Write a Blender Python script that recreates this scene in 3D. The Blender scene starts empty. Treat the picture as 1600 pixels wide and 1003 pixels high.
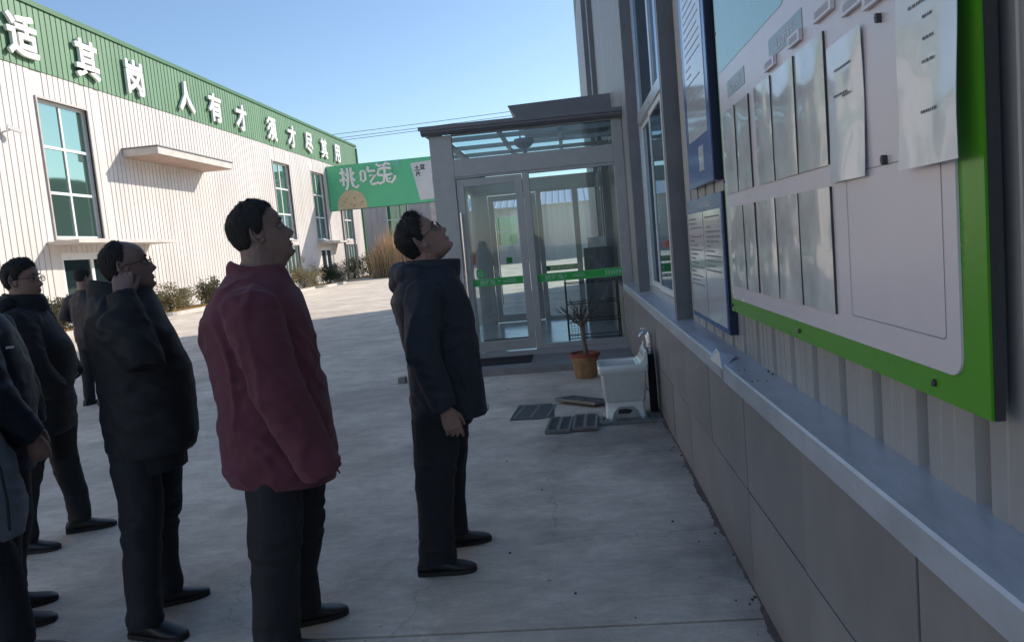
import bpy, bmesh, math, random
import numpy as np
from mathutils import Vector, Matrix
R_ = math.radians
rng = random.Random(7)
scn = bpy.context.scene
COL = scn.collection

# ------------------------------------------------------------------ camera, sky, sun, exposure
CAMH = 1.57
yaw, pitch, roll = R_(4.82), R_(5.54), R_(5.15)
F = Vector((-math.sin(yaw)*math.cos(pitch), math.cos(yaw)*math.cos(pitch), -math.sin(pitch)))
R0 = Vector((math.cos(yaw), math.sin(yaw), 0)); U0 = R0.cross(F)
Rv = R0*math.cos(roll) - U0*math.sin(roll); Uv = U0*math.cos(roll) + R0*math.sin(roll)
cd = bpy.data.cameras.new('camera'); cam = bpy.data.objects.new('camera', cd); COL.objects.link(cam)
M = Matrix.Identity(4)
for i in range(3):
    M[i][0] = Rv[i]; M[i][1] = Uv[i]; M[i][2] = -F[i]
M[0][3], M[1][3], M[2][3] = 0, 0, CAMH
cam.matrix_world = M
cd.sensor_width = 36; cd.lens = 27.0; cd.clip_start = .05; cd.clip_end = 4000
scn.camera = cam

SUN = Vector((1.36, 1.11, .98)).normalized()
el = math.asin(SUN.z); az = math.atan2(SUN.x, SUN.y)
w = bpy.data.worlds.new('World'); scn.world = w; w.use_nodes = True
nt = w.node_tree; nt.nodes.clear()
sky = nt.nodes.new('ShaderNodeTexSky'); sky.sky_type = 'NISHITA'; sky.sun_disc = False
sky.sun_elevation = el; sky.sun_rotation = az; sky.air_density = 1.0; sky.dust_density = .5; sky.ozone_density = 3.0
bg = nt.nodes.new('ShaderNodeBackground'); bg.inputs['Strength'].default_value = .138
wo = nt.nodes.new('ShaderNodeOutputWorld')
nt.links.new(sky.outputs[0], bg.inputs[0]); nt.links.new(bg.outputs[0], wo.inputs[0])
sl = bpy.data.lights.new('sun', 'SUN'); sl.energy = 4.05; sl.angle = R_(.53); sl.color = (1, .91, .79)
so = bpy.data.objects.new('sun', sl); COL.objects.link(so); so.location = (30, 30, 40)
so.rotation_euler = (-SUN).to_track_quat('-Z', 'Y').to_euler()
scn.view_settings.view_transform = 'Standard'; scn.view_settings.look = 'None'
scn.view_settings.gamma = 1; scn.view_settings.use_curve_mapping = False
scn.view_settings.exposure = 0.44
scn.cycles.max_bounces = 8; scn.cycles.transparent_max_bounces = 16

# ------------------------------------------------------------------ materials
MATS = {}
def mat(name, col, rough=.7, metal=0., var=.0, vscale=3., bump=0., bscale=40., col2=None, stretch=(1, 1, 1), coat=0., spec=.5, sheen=0.):
    m = bpy.data.materials.new(name); m.use_nodes = True
    n = m.node_tree.nodes; l = m.node_tree.links; b = n['Principled BSDF']
    b.inputs['Base Color'].default_value = (*col, 1); b.inputs['Roughness'].default_value = rough
    b.inputs['Metallic'].default_value = metal; b.inputs['Coat Weight'].default_value = coat
    b.inputs['Specular IOR Level'].default_value = spec; b.inputs['Sheen Weight'].default_value = sheen
    if var or bump:
        tc = n.new('ShaderNodeTexCoord'); mp = n.new('ShaderNodeMapping'); mp.inputs['Scale'].default_value = stretch
        l.new(tc.outputs['Object'], mp.inputs[0])
    if var:
        t = n.new('ShaderNodeTexNoise'); t.inputs['Scale'].default_value = vscale; t.inputs['Detail'].default_value = 6
        t.inputs['Roughness'].default_value = .65
        l.new(mp.outputs[0], t.inputs[0])
        r = n.new('ShaderNodeValToRGB'); r.color_ramp.elements[0].position = .3; r.color_ramp.elements[1].position = .7
        c2 = col2 if col2 else tuple(c*(1-var) for c in col)
        r.color_ramp.elements[0].color = (*c2, 1); r.color_ramp.elements[1].color = (*[min(1, c*(1+var*.4)) for c in col], 1)
        l.new(t.outputs[0], r.inputs[0]); l.new(r.outputs[0], b.inputs['Base Color'])
        mr = n.new('ShaderNodeMapRange'); mr.inputs[3].default_value = max(0, rough-.08); mr.inputs[4].default_value = min(1, rough+.1)
        l.new(t.outputs[0], mr.inputs[0]); l.new(mr.outputs[0], b.inputs['Roughness'])
    if bump:
        t2 = n.new('ShaderNodeTexNoise'); t2.inputs['Scale'].default_value = bscale; t2.inputs['Detail'].default_value = 5
        l.new(mp.outputs[0], t2.inputs[0])
        bp = n.new('ShaderNodeBump'); bp.inputs['Strength'].default_value = bump; bp.inputs['Distance'].default_value = .01
        l.new(t2.outputs[0], bp.inputs['Height']); l.new(bp.outputs[0], b.inputs['Normal'])
    MATS[name] = m
    return m
def glassmat(name, tint, refl_tint=(1, 1, 1), base=.04, power=1.0):
    m = bpy.data.materials.new(name); m.use_nodes = True
    n = m.node_tree.nodes; l = m.node_tree.links; n.clear()
    o = n.new('ShaderNodeOutputMaterial'); tr = n.new('ShaderNodeBsdfTransparent'); g = n.new('ShaderNodeBsdfGlossy')
    g.inputs['Roughness'].default_value = .02; g.inputs[0].default_value = (*refl_tint, 1); tr.inputs[0].default_value = (*tint, 1)
    fr = n.new('ShaderNodeFresnel'); fr.inputs[0].default_value = 1.52
    ma = n.new('ShaderNodeMath'); ma.operation = 'MULTIPLY_ADD'; ma.inputs[1].default_value = power; ma.inputs[2].default_value = base; ma.use_clamp = True
    l.new(fr.outputs[0], ma.inputs[0])
    mx = n.new('ShaderNodeMixShader'); l.new(ma.outputs[0], mx.inputs[0]); l.new(tr.outputs[0], mx.inputs[1]); l.new(g.outputs[0], mx.inputs[2])
    l.new(mx.outputs[0], o.inputs[0]); MATS[name] = m
    return m
def mirrorglass(name, base, refl, mixv):
    m = bpy.data.materials.new(name); m.use_nodes = True
    n = m.node_tree.nodes; l = m.node_tree.links; n.clear()
    o = n.new('ShaderNodeOutputMaterial'); d = n.new('ShaderNodeBsdfDiffuse'); g = n.new('ShaderNodeBsdfGlossy')
    d.inputs[0].default_value = (*base, 1); g.inputs[0].default_value = (*refl, 1); g.inputs['Roughness'].default_value = .03
    tc = n.new('ShaderNodeTexCoord'); t = n.new('ShaderNodeTexNoise'); t.inputs['Scale'].default_value = .5
    bp = n.new('ShaderNodeBump'); bp.inputs['Strength'].default_value = .05; bp.inputs['Distance'].default_value = .05
    l.new(tc.outputs['Object'], t.inputs[0]); l.new(t.outputs[0], bp.inputs['Height']); l.new(bp.outputs[0], g.inputs['Normal'])
    mx = n.new('ShaderNodeMixShader'); mx.inputs[0].default_value = mixv
    l.new(d.outputs[0], mx.inputs[1]); l.new(g.outputs[0], mx.inputs[2]); l.new(mx.outputs[0], o.inputs[0]); MATS[name] = m
    return m

mat('clad_white', (.66, .62, .59), .45, .0, .12, .9, stretch=(1, 1, .25))
mat('clad_grey', (.37, .365, .36), .42, .15, .22, 2.2, stretch=(1, 1, .2))
mat('clad_far', (.46, .46, .5), .5, 0, .15, .6)
mat('clad_green', (.13, .265, .145), .5, 0, .2, .8, stretch=(1, 1, .3))
mat('trim_green', (.03, .14, .05), .5, 0, .15, 2)
mat('letter_white', (.8, .8, .78), .5, 0, .06, 2)
mat('win_white', (.76, .77, .77), .35, 0, .08, 4)
mat('win_silver', (.58, .6, .63), .3, .5, .15, 6)
mat('casing', (.19, .185, .195), .45, .3, .2, 5)
mat('casing_white', (.5, .46, .44), .5, 0, .15, 3)
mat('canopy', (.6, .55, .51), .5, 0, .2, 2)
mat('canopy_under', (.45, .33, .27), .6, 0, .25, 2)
mat('plinth_white', (.6, .59, .57), .8, 0, .2, 1.5, .2)
mat('tile', (.26, .248, .245), .40, 0, .22, 2.5, .04, 120)
mat('tile_b', (.245, .234, .233), .38, 0, .24, 2, .04, 120)
mat('grout', (.03, .03, .03), .9)
mat('sill', (.50, .535, .60), .33, .3, .22, 7, .05, 30, stretch=(2, .5, 1))
mat('porch', (.40, .385, .385), .38, .25, .12, 6)
mat('porch_roof', (.20, .20, .22), .5, .2, .15, 4)
mat('steel', (.72, .73, .75), .2, 1)
mat('chrome', (.82, .83, .85), .12, 1, bump=.6, bscale=60)
mat('black', (.012, .012, .013), .5, 0, .2, 20)
mat('black_pipe', (.015, .015, .018), .7, 0, .3, 15, .4, 60)
mat('ceramic', (.74, .75, .74), .12, 0, .1, 6, coat=.3)
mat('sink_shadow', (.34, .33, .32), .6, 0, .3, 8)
mat('iron', (.22, .215, .205), .6, .3, .4, 25, .4, 80)
mat('mat_black', (.02, .02, .022), .95, 0, .3, 40, .5, 200)
mat('floor_tile', (.36, .37, .38), .18, 0, .12, 3)
mat('step', (.24, .23, .23), .6, 0, .2, 5, .2, 60)
mat('terracotta', (.36, .21, .10), .55, 0, .35, 8, .1, 40, col2=(.17, .085, .04))
mat('terra_rim', (.27, .06, .045), .5, 0, .25, 8)
mat('dust', (.10, .088, .075), .95, 0, .45, 30, .6, 80)
mat('soil', (.05, .035, .025), .95, 0, .4, 30, .6, 60)
mat('bark', (.20, .17, .14), .85, 0, .4, 30, .5, 90)
mat('twig', (.09, .07, .06), .9)
mat('sign_green', (.11, .52, .27), .42, 0, .14, .35)
mat('sign_side', (.012, .06, .03), .6)
mat('cookie', (.62, .5, .33), .7, 0, .15, 3)
mat('cookie_dark', (.3, .18, .08), .7)
mat('package', (.6, .61, .62), .5, 0, .08, 1)
mat('pkg_blue', (.15, .45, .7), .5)
mat('print_black', (.03, .03, .035), .6)
mat('print_grey', (.17, .17, .19), .6)
mat('print_light', (.42, .44, .5), .6)
mat('board_green', (.09, .33, .015), .28, 0, .08, 2)
mat('board_edge', (.05, .05, .052), .5)
mat('board_white', (.70, .64, .67), .25, 0, .06, 1.5)
mat('board_teal', (.33, .62, .64), .25, 0, .1, 1.5)
mat('board_block', (.27, .37, .40), .3, 0, .1, 4)
mat('blue', (.025, .085, .30), .2, 0, .1, 2)
mat('blue_edge', (.01, .018, .05), .4)
mat('sheet_white', (.6, .61, .63), .08, 0, .08, 2)
mat('sleeve', (.66, .66, .63), .13, 0, .22, 6, coat=.5, spec=.5)
mat('laminate', (.80, .80, .78), .16, 0, .10, 5, coat=.4)
mat('decal', (.03, .42, .07), .4)
mat('decal_print', (.35, .62, .42), .5)
mat('bed_grass', (.42, .27, .10), .95, 0, .3, 8, .6, 60)
mat('straw', (.55, .36, .16), .9, 0, .35, 2.5)
mat('reed', (.60, .43, .27), .9, 0, .35, .8)
mat('leaf_yel', (.24, .20, .09), .7, 0, .4, 3)
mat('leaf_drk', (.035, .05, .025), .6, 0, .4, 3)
mat('leaf_olv', (.10, .10, .045), .7, 0, .4, 3)
mat('kerb', (.55, .53, .49), .85, 0, .2, 3, .2, 40)
mat('roof_metal', (.62, .65, .7), .35, .3, .1, 1)
mat('hill', (.06, .095, .055), .95, 0, .3, .02)
mat('field', (.10, .14, .035), .95, 0, .35, .03)
mat('car_red', (.5, .03, .02), .25, coat=.7)
mat('tyre', (.015, .015, .015), .8)
mat('dark_in', (.05, .055, .06), .6)
mat('cabinet', (.14, .145, .16), .5, 0, .1, 4)
mat('skin', (.33, .195, .16), .5, 0, .34, 11, .12, 120)
mat('skin_hand', (.40, .26, .22), .5, 0, .2, 20, .15, 120)
mat('skin_dark', (.25, .155, .13), .5, 0, .34, 11, .12, 120)
mat('hair', (.017, .016, .016), .75, 0, .4, 60, .8, 160, stretch=(1, 1, .3))
mat('eye_white', (.22, .19, .18), .6)
mat('iris', (.02, .015, .012), .15)
mat('lip', (.34, .14, .12), .5, 0, .15, 30)
mat('navy', (.018, .022, .036), .7, 0, .2, 5, .25, 260)
mat('black_coat', (.017, .0172, .020), .75, 0, .2, 5, .25, 240, spec=.3)
mat('charcoal', (.019, .0195, .023), .66, 0, .2, 5, .25, 200, spec=.35)
mat('blue_puffer', (.015, .018, .030), .6, 0, .25, 6, .2, 140, spec=.3)
mat('grey_coat', (.17, .20, .24), .9, 0, .3, 9, .3, 200)
mat('maroon', (.135, .034, .054), .85, 0, .25, 4, .25, 320, sheen=.1)
mat('purple', (.032, .025, .036), .6, 0, .2, 6)
mat('trousers', (.014, .015, .020), .8, 0, .25, 6, .2, 240)
mat('jeans', (.016, .018, .026), .8, 0, .25, 6, .2, 240)
mat('shoe', (.016, .015, .015), .45, 0, .3, 10)
mat('sole', (.02, .02, .02), .8)
glassmat('glass', (.82, .90, .90), (1, 1, 1), .025, .8)
glassmat('glass_roof', (.66, .82, .84), (1, 1, 1), .02, .3)
glassmat('lens', (.8, .8, .8), (1, 1, 1), .06)
mirrorglass('win_glass', (.10, .17, .15), (.44, .62, .55), .62)
mirrorglass('win_dark', (.018, .03, .035), (.5, .58, .62), .30)
mirrorglass('win_right', (.02, .03, .04), (.75, .85, .95), .55)
mirrorglass('win_far', (.04, .10, .08), (.42, .62, .55), .4)

# concrete of the yard: stains, wipe marks and fine grit
def concrete():
    m = bpy.data.materials.new('concrete'); m.use_nodes = True
    n = m.node_tree.nodes; l = m.node_tree.links; b = n['Principled BSDF']
    tc = n.new('ShaderNodeTexCoord')
    def noise(sc, det=6, rough=.6, stretch=(1, 1, 1), rot=0, dist=0):
        mp = n.new('ShaderNodeMapping'); mp.inputs['Scale'].default_value = stretch; mp.inputs['Rotation'].default_value = (0, 0, rot)
        l.new(tc.outputs['Object'], mp.inputs[0])
        t = n.new('ShaderNodeTexNoise'); t.inputs['Scale'].default_value = sc; t.inputs['Detail'].default_value = det
        t.inputs['Roughness'].default_value = rough; t.inputs['Distortion'].default_value = dist
        l.new(mp.outputs[0], t.inputs[0]); return t
    def ramp(t, p0, p1, c0, c1):
        r = n.new('ShaderNodeValToRGB'); r.color_ramp.elements[0].position = p0; r.color_ramp.elements[1].position = p1
        r.color_ramp.elements[0].color = (c0, c0, c0, 1); r.color_ramp.elements[1].color = (c1, c1, c1, 1)
        l.new(t.outputs[0], r.inputs[0]); return r
    def mul(a, bb):
        x = n.new('ShaderNodeMix'); x.data_type = 'RGBA'; x.blend_type = 'MULTIPLY'; x.inputs[0].default_value = 1
        l.new(a, x.inputs[6]); l.new(bb, x.inputs[7]); return x.outputs[2]
    big = ramp(noise(.6, 6, .6, dist=.8), .36, .64, .72, 1.0)
    mid = ramp(noise(2.1, 9, .72, dist=.7), .34, .64, .76, 1.05)
    strk = ramp(noise(1.6, 7, .75, (.5, 1.5, 1), .35, 1.6), .34, .66, .86, 1.04)
    swirl = ramp(noise(5, 8, .8, (.5, 1.6, 1), -.7, 2.2), .42, .60, .86, 1.03)
    fine = ramp(noise(70, 4, .8), .25, .75, .86, 1.08)
    spots = ramp(noise(16, 3, .5), .22, .30, .55, 1.0)
    base = n.new('ShaderNodeRGB'); base.outputs[0].default_value = (.93, .81, .685, 1)
    c = base.outputs[0]
    for r in (big, mid, strk, swirl, fine, spots): c = mul(c, r.outputs[0])
    geo = n.new('ShaderNodeNewGeometry')
    wob = noise(1.7, 5, .6)
    def blot(cx, cy, rad, dark):
        d = n.new('ShaderNodeVectorMath'); d.operation = 'DISTANCE'; d.inputs[1].default_value = (cx, cy, 0); l.new(geo.outputs['Position'], d.inputs[0])
        a = n.new('ShaderNodeMath'); a.operation = 'MULTIPLY_ADD'; a.inputs[1].default_value = rad*1.6; l.new(wob.outputs[0], a.inputs[0]); l.new(d.outputs['Value'], a.inputs[2])
        mr = n.new('ShaderNodeMapRange'); mr.inputs[1].default_value = rad*1.15; mr.inputs[2].default_value = rad*2.1; mr.inputs[3].default_value = dark; mr.inputs[4].default_value = 1; mr.interpolation_type = 'SMOOTHSTEP'
        l.new(a.outputs[0], mr.inputs[0]); return mr
    for args in ((.35, 6.2, .75, .62), (.0, 5.75, .55, .72), (.55, 5.2, .45, .7), (-.2, 7.6, .6, .75), (.5, 3.6, .5, .8), (-2.4, 8.6, .8, .8), (-.4, 2.4, .7, .82), (-1.6, 5.8, .6, .86)):
        c = mul(c, blot(*args).outputs[0])
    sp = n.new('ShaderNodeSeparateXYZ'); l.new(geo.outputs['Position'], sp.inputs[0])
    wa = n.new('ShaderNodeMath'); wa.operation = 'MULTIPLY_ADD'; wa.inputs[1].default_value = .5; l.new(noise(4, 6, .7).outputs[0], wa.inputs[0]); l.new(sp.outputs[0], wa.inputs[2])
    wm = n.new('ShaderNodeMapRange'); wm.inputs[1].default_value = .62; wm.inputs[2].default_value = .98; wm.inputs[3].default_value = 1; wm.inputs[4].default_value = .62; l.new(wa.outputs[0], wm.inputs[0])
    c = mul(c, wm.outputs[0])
    vo = n.new('ShaderNodeTexVoronoi'); vo.feature = 'DISTANCE_TO_EDGE'; vo.inputs['Scale'].default_value = .42
    vd = n.new('ShaderNodeVectorMath'); vd.operation = 'SCALE'; vd.inputs['Scale'].default_value = .5; l.new(noise(1.3, 7, .7).outputs['Color'], vd.inputs[0])
    va_ = n.new('ShaderNodeVectorMath'); l.new(geo.outputs['Position'], va_.inputs[0]); l.new(vd.outputs[0], va_.inputs[1]); l.new(va_.outputs[0], vo.inputs['Vector'])
    cm = n.new('ShaderNodeMapRange'); cm.inputs[1].default_value = .0008; cm.inputs[2].default_value = .0035; cm.inputs[3].default_value = .78; cm.inputs[4].default_value = 1; l.new(vo.outputs['Distance'], cm.inputs[0])
    ck = n.new('ShaderNodeMix'); ck.data_type = 'RGBA'; ck.inputs[7].default_value = (1, 1, 1, 1); l.new(cm.outputs[0], ck.inputs[6])
    l.new(ramp(noise(.5, 4, .5), .48, .60, 0, 1).outputs[0], ck.inputs[0]); c = mul(c, ck.outputs[2])
    scr = n.new('ShaderNodeTexWave'); scr.inputs['Scale'].default_value = 3.5; scr.inputs['Distortion'].default_value = 16; scr.inputs['Detail'].default_value = 6; scr.inputs['Detail Scale'].default_value = 1.6
    l.new(tc.outputs['Object'], scr.inputs['Vector'])
    sr = n.new('ShaderNodeMapRange'); sr.inputs[1].default_value = .0; sr.inputs[2].default_value = 1; sr.inputs[3].default_value = .985; sr.inputs[4].default_value = 1.01; l.new(scr.outputs['Fac'], sr.inputs[0])
    c = mul(c, sr.outputs[0])
    l.new(c, b.inputs['Base Color'])
    b.inputs['Roughness'].default_value = .72
    rr = n.new('ShaderNodeMapRange'); rr.inputs[3].default_value = .55; rr.inputs[4].default_value = .85
    l.new(big.outputs[0], rr.inputs[0]); l.new(rr.outputs[0], b.inputs['Roughness'])
    bp = n.new('ShaderNodeBump'); bp.inputs['Strength'].default_value = .25; bp.inputs['Distance'].default_value = .004
    l.new(noise(45, 6, .75).outputs[0], bp.inputs['Height']); l.new(bp.outputs[0], b.inputs['Normal'])
    MATS['concrete'] = m
concrete()

# ------------------------------------------------------------------ mesh helpers
def setp(o, label=None, cat=None, group=None, kind=None):
    if label: o['label'] = label
    if cat: o['category'] = cat
    if group: o['group'] = group
    if kind: o['kind'] = kind
    return o
def thing(name, loc, label, cat, group=None, rotz=0):
    o = bpy.data.objects.new(name, None); COL.objects.link(o); o.location = loc; o.rotation_euler = (0, 0, rotz)
    o.empty_display_size = .1
    return setp(o, label, cat, group)
ROOTLOC = {}
class MB:
    def __init__(s): s.v = []; s.f = []; s.mi = []
    def add(s, v, f, mi=0):
        b = len(s.v); s.v += [tuple(p) for p in v]; s.f += [tuple(i+b for i in q) for q in f]; s.mi += [mi]*len(f); return s
    def box(s, x0, x1, y0, y1, z0, z1, mi=0):
        v = [(x0, y0, z0), (x1, y0, z0), (x1, y1, z0), (x0, y1, z0), (x0, y0, z1), (x1, y0, z1), (x1, y1, z1), (x0, y1, z1)]
        return s.add(v, [(0, 3, 2, 1), (4, 5, 6, 7), (0, 1, 5, 4), (1, 2, 6, 5), (2, 3, 7, 6), (3, 0, 4, 7)], mi)
    def prism(s, poly, axis, a, b, mi=0):
        n = len(poly)
        def P(p, t):
            return {'x': (t, p[0], p[1]), 'y': (p[0], t, p[1]), 'z': (p[0], p[1], t)}[axis]
        v = [P(p, a) for p in poly] + [P(p, b) for p in poly]
        f = [tuple(range(n-1, -1, -1)), tuple(range(n, 2*n))] + [(i, (i+1) % n, n+(i+1) % n, n+i) for i in range(n)]
        return s.add(v, f, mi)
    def bar(s, p, q, w, h=None, up=(0, 0, 1)):
        h = h or w; p = Vector(p); q = Vector(q); d = (q-p).normalized(); u = Vector(up)
        if abs(d.dot(u)) > .98: u = Vector((1, 0, 0))
        r = d.cross(u).normalized(); u = r.cross(d)
        v = []
        for c in (p, q):
            for a, b in ((-1, -1), (1, -1), (1, 1), (-1, 1)): v.append(c + r*a*w/2 + u*b*h/2)
        return s.add(v, [(3, 2, 1, 0), (4, 5, 6, 7), (0, 1, 5, 4), (1, 2, 6, 5), (2, 3, 7, 6), (3, 0, 4, 7)])
    def tube(s, pts, rad, n=10, caps=True):
        pts = [Vector(p) for p in pts]; rad = [rad]*len(pts) if isinstance(rad, (int, float)) else rad
        v = []; ref = None
        for i, p in enumerate(pts):
            d = (pts[min(i+1, len(pts)-1)] - pts[max(i-1, 0)])
            if d.length < 1e-9: d = Vector((0, 0, 1))
            d.normalize()
            if ref is None: ref = Vector((1, 0, 0)) if abs(d.x) < .8 else Vector((0, 1, 0))
            a = (ref - d*ref.dot(d)).normalized(); b = d.cross(a); ref = a
            r = rad[i]; ra, rb = (r if isinstance(r, tuple) else (r, r))
            for k in range(n):
                t = 2*math.pi*k/n; v.append(p + a*math.cos(t)*ra + b*math.sin(t)*rb)
        f = []
        for i in range(len(pts)-1):
            for k in range(n): f.append((i*n+k, i*n+(k+1) % n, (i+1)*n+(k+1) % n, (i+1)*n+k))
        if caps: f += [tuple(range(n-1, -1, -1)), tuple((len(pts)-1)*n+k for k in range(n))]
        return s.add(v, f)
    def rtube(s, pts, rad, n=12):
        """tube with rounded ends"""
        pts = [Vector(p) for p in pts]; r0, r1 = rad[0], rad[-1]
        d0 = (pts[0]-pts[1]).normalized(); d1 = (pts[-1]-pts[-2]).normalized()
        A = [pts[0]+d0*r0*math.cos(t) for t in (0.12, .5, 1.0)]; ra = [r0*math.sin(t) for t in (0.12, .5, 1.0)]
        B = [pts[-1]+d1*r1*math.cos(t) for t in (1.0, .5, .12)]; rb = [r1*math.sin(t) for t in (1.0, .5, .12)]
        return s.tube(A+pts+B, ra+list(rad)+rb, n)
    def lathe(s, prof, n=24, c=(0, 0, 0)):
        v = []; f = []
        for r, z in prof:
            for k in range(n):
                t = 2*math.pi*k/n; v.append((c[0]+r*math.cos(t), c[1]+r*math.sin(t), c[2]+z))
        for i in range(len(prof)-1):
            for k in range(n): f.append((i*n+k, i*n+(k+1) % n, (i+1)*n+(k+1) % n, (i+1)*n+k))
        f += [tuple(range(n-1, -1, -1)), tuple((len(prof)-1)*n+k for k in range(n))]
        return s.add(v, f)
    def loft(s, rings):
        n = len(rings[0]); v = [p for r in rings for p in r]; f = []
        for i in range(len(rings)-1):
            for k in range(n): f.append((i*n+k, i*n+(k+1) % n, (i+1)*n+(k+1) % n, (i+1)*n+k))
        f += [tuple(range(n-1, -1, -1)), tuple((len(rings)-1)*n+k for k in range(n))]
        return s.add(v, f)
    def build(s, name, mats, parent=None, smooth=False, bevel=0, local=False, loc=None, label=None, kind=None, angle=40):
        off = Vector((0, 0, 0))
        if parent is not None and not local: off = worldloc(parent)
        if loc is not None: off = Vector(loc)
        me = bpy.data.meshes.new(name)
        me.from_pydata([(x-off.x, y-off.y, z-off.z) for x, y, z in s.v], [], s.f)
        if isinstance(mats, str): mats = [mats]
        for m in mats: me.materials.append(MATS[m])
        if len(mats) > 1: me.polygons.foreach_set('material_index', s.mi)
        bm = bmesh.new(); bm.from_mesh(me)
        bmesh.ops.recalc_face_normals(bm, faces=bm.faces)
        if bevel:
            eds = [e for e in bm.edges if len(e.link_faces) == 2 and e.calc_face_angle(0) > .5]
            bmesh.ops.bevel(bm, geom=eds, offset=bevel, segments=2, affect='EDGES', profile=.6)
        bm.to_mesh(me); bm.free()
        if smooth:
            me.polygons.foreach_set('use_smooth', [True]*len(me.polygons))
            me.set_sharp_from_angle(angle=R_(angle))
        o = bpy.data.objects.new(name, me); COL.objects.link(o)
        if parent is not None: o.parent = parent
        if loc is not None: o.location = loc
        if label: o['label'] = label
        if kind: o['kind'] = kind
        return o
def worldloc(o):
    v = Vector(o.location)
    while o.parent: o = o.parent; v += Vector(o.location)
    return v
def inst(src, parent, offset=(0, 0, 0), name=None):
    c = src.copy(); c.parent = parent; c.location = Vector(src.location)+Vector(offset); COL.objects.link(c); return c

_TX = {}
def text_geo(body, size, depth, bold=0.):
    key = (body, size, depth, bold)
    if key not in _TX:
        cu = bpy.data.curves.new('txt', 'FONT'); cu.body = body; cu.size = size; cu.extrude = depth/2; cu.offset = bold
        cu.align_x = 'CENTER'; cu.align_y = 'CENTER'; cu.resolution_u = 2
        o = bpy.data.objects.new('txt', cu); COL.objects.link(o)
        dg = bpy.context.evaluated_depsgraph_get(); me = bpy.data.meshes.new_from_object(o.evaluated_get(dg))
        v = np.array([tuple(p.co) for p in me.vertices]); f = [tuple(p.vertices) for p in me.polygons]
        if len(v): v[:, :2] -= (v[:, :2].max(0)+v[:, :2].min(0))/2
        bpy.data.objects.remove(o); bpy.data.curves.remove(cu); bpy.data.meshes.remove(me)
        _TX[key] = (v, f)
    return _TX[key]
def text_mb(body, size, depth, org, right, up, bold=0., sx=1., mb=None):
    v, f = text_geo(body, size, depth, bold)
    o, r, u = Vector(org), Vector(right), Vector(up); nrm = r.cross(u)
    mb = mb or MB(); mb.add([o + r*float(p[0])*sx + u*float(p[1]) + nrm*float(p[2]) for p in v], f); return mb

def hashn(ix, iy, iz, seed):
    h = (ix*374761393 + iy*668265263 + iz*2147483647 + seed*144665) & 0xffffffff
    h = ((h ^ (h >> 13))*1274126177) & 0xffffffff
    return ((h ^ (h >> 16)) & 0xffff)/65535.0
def vnoise(P, freq, seed=0):
    Q = np.asarray(P)*np.asarray(freq) + 57.3*seed; i = np.floor(Q).astype(np.int64); f = Q-i; f = f*f*(3-2*f); r = 0
    for dx in (0, 1):
        for dy in (0, 1):
            for dz in (0, 1):
                wgt = (f[:, 0] if dx else 1-f[:, 0])*(f[:, 1] if dy else 1-f[:, 1])*(f[:, 2] if dz else 1-f[:, 2])
                r = r + wgt*hashn(i[:, 0]+dx, i[:, 1]+dy, i[:, 2]+dz, seed)
    return r*2-1

def rings(openings, z0, z1):
    """z-intervals of a strip left after cutting the openings"""
    iv = [(z0, z1)]
    for a, b in openings:
        out = []
        for c, d in iv:
            if b <= c or a >= d: out.append((c, d)); continue
            if a > c: out.append((c, a))
            if b < d: out.append((b, d))
        iv = out
    return iv
def cladding(parent, X, side, y0, y1, z0, z1, pitch, depth, rw, openings, m, axis='y', name='cladding_sheet', back=.06, inset=.006):
    """ribbed sheets in the plane X (pan), ribs standing out by depth towards side; one part per stretch of wall"""
    ys = sorted({y0, y1, *[q for o in openings for q in o[:2] if y0 < q < y1]})
    for a, b in zip(ys, ys[1:]):
        ops = [(o[2], o[3]) for o in openings if o[0] <= a+1e-6 and o[1] >= b-1e-6]
        for c, d in rings(ops, z0, z1):
            prof = [(X, a)]
            k = math.ceil((a-rw)/pitch)
            while k*pitch < b:
                y = k*pitch
                pts = [(X, y), (X+side*depth, y+inset), (X+side*depth, y+rw-inset), (X, y+rw)]
                if inset > .01:
                    q = X+side*depth; g_ = q-side*.003
                    pts[2:2] = [(q, y+rw*.34), (g_, y+rw*.36), (g_, y+rw*.40), (q, y+rw*.42), (q, y+rw*.62), (g_, y+rw*.64), (g_, y+rw*.68), (q, y+rw*.70)]
                if y > a+.002 and y+rw < b-.002: prof += pts
                k += 1
            prof.append((X, b))
            poly = prof + [(X-side*back, b), (X-side*back, a)]
            mb = MB(); n = len(poly)
            if axis == 'y': vs = [(p[0], p[1], c) for p in poly]+[(p[0], p[1], d) for p in poly]
            else: vs = [(p[1], p[0], c) for p in poly]+[(p[1], p[0], d) for p in poly]
            mb.add(vs, [(i, (i+1) % n, n+(i+1) % n, n+i) for i in range(n)])
            mb.add(vs[:n], [tuple(range(n))]); mb.add(vs[n:], [tuple(range(n))])
            mb.build(name, m, parent)

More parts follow.
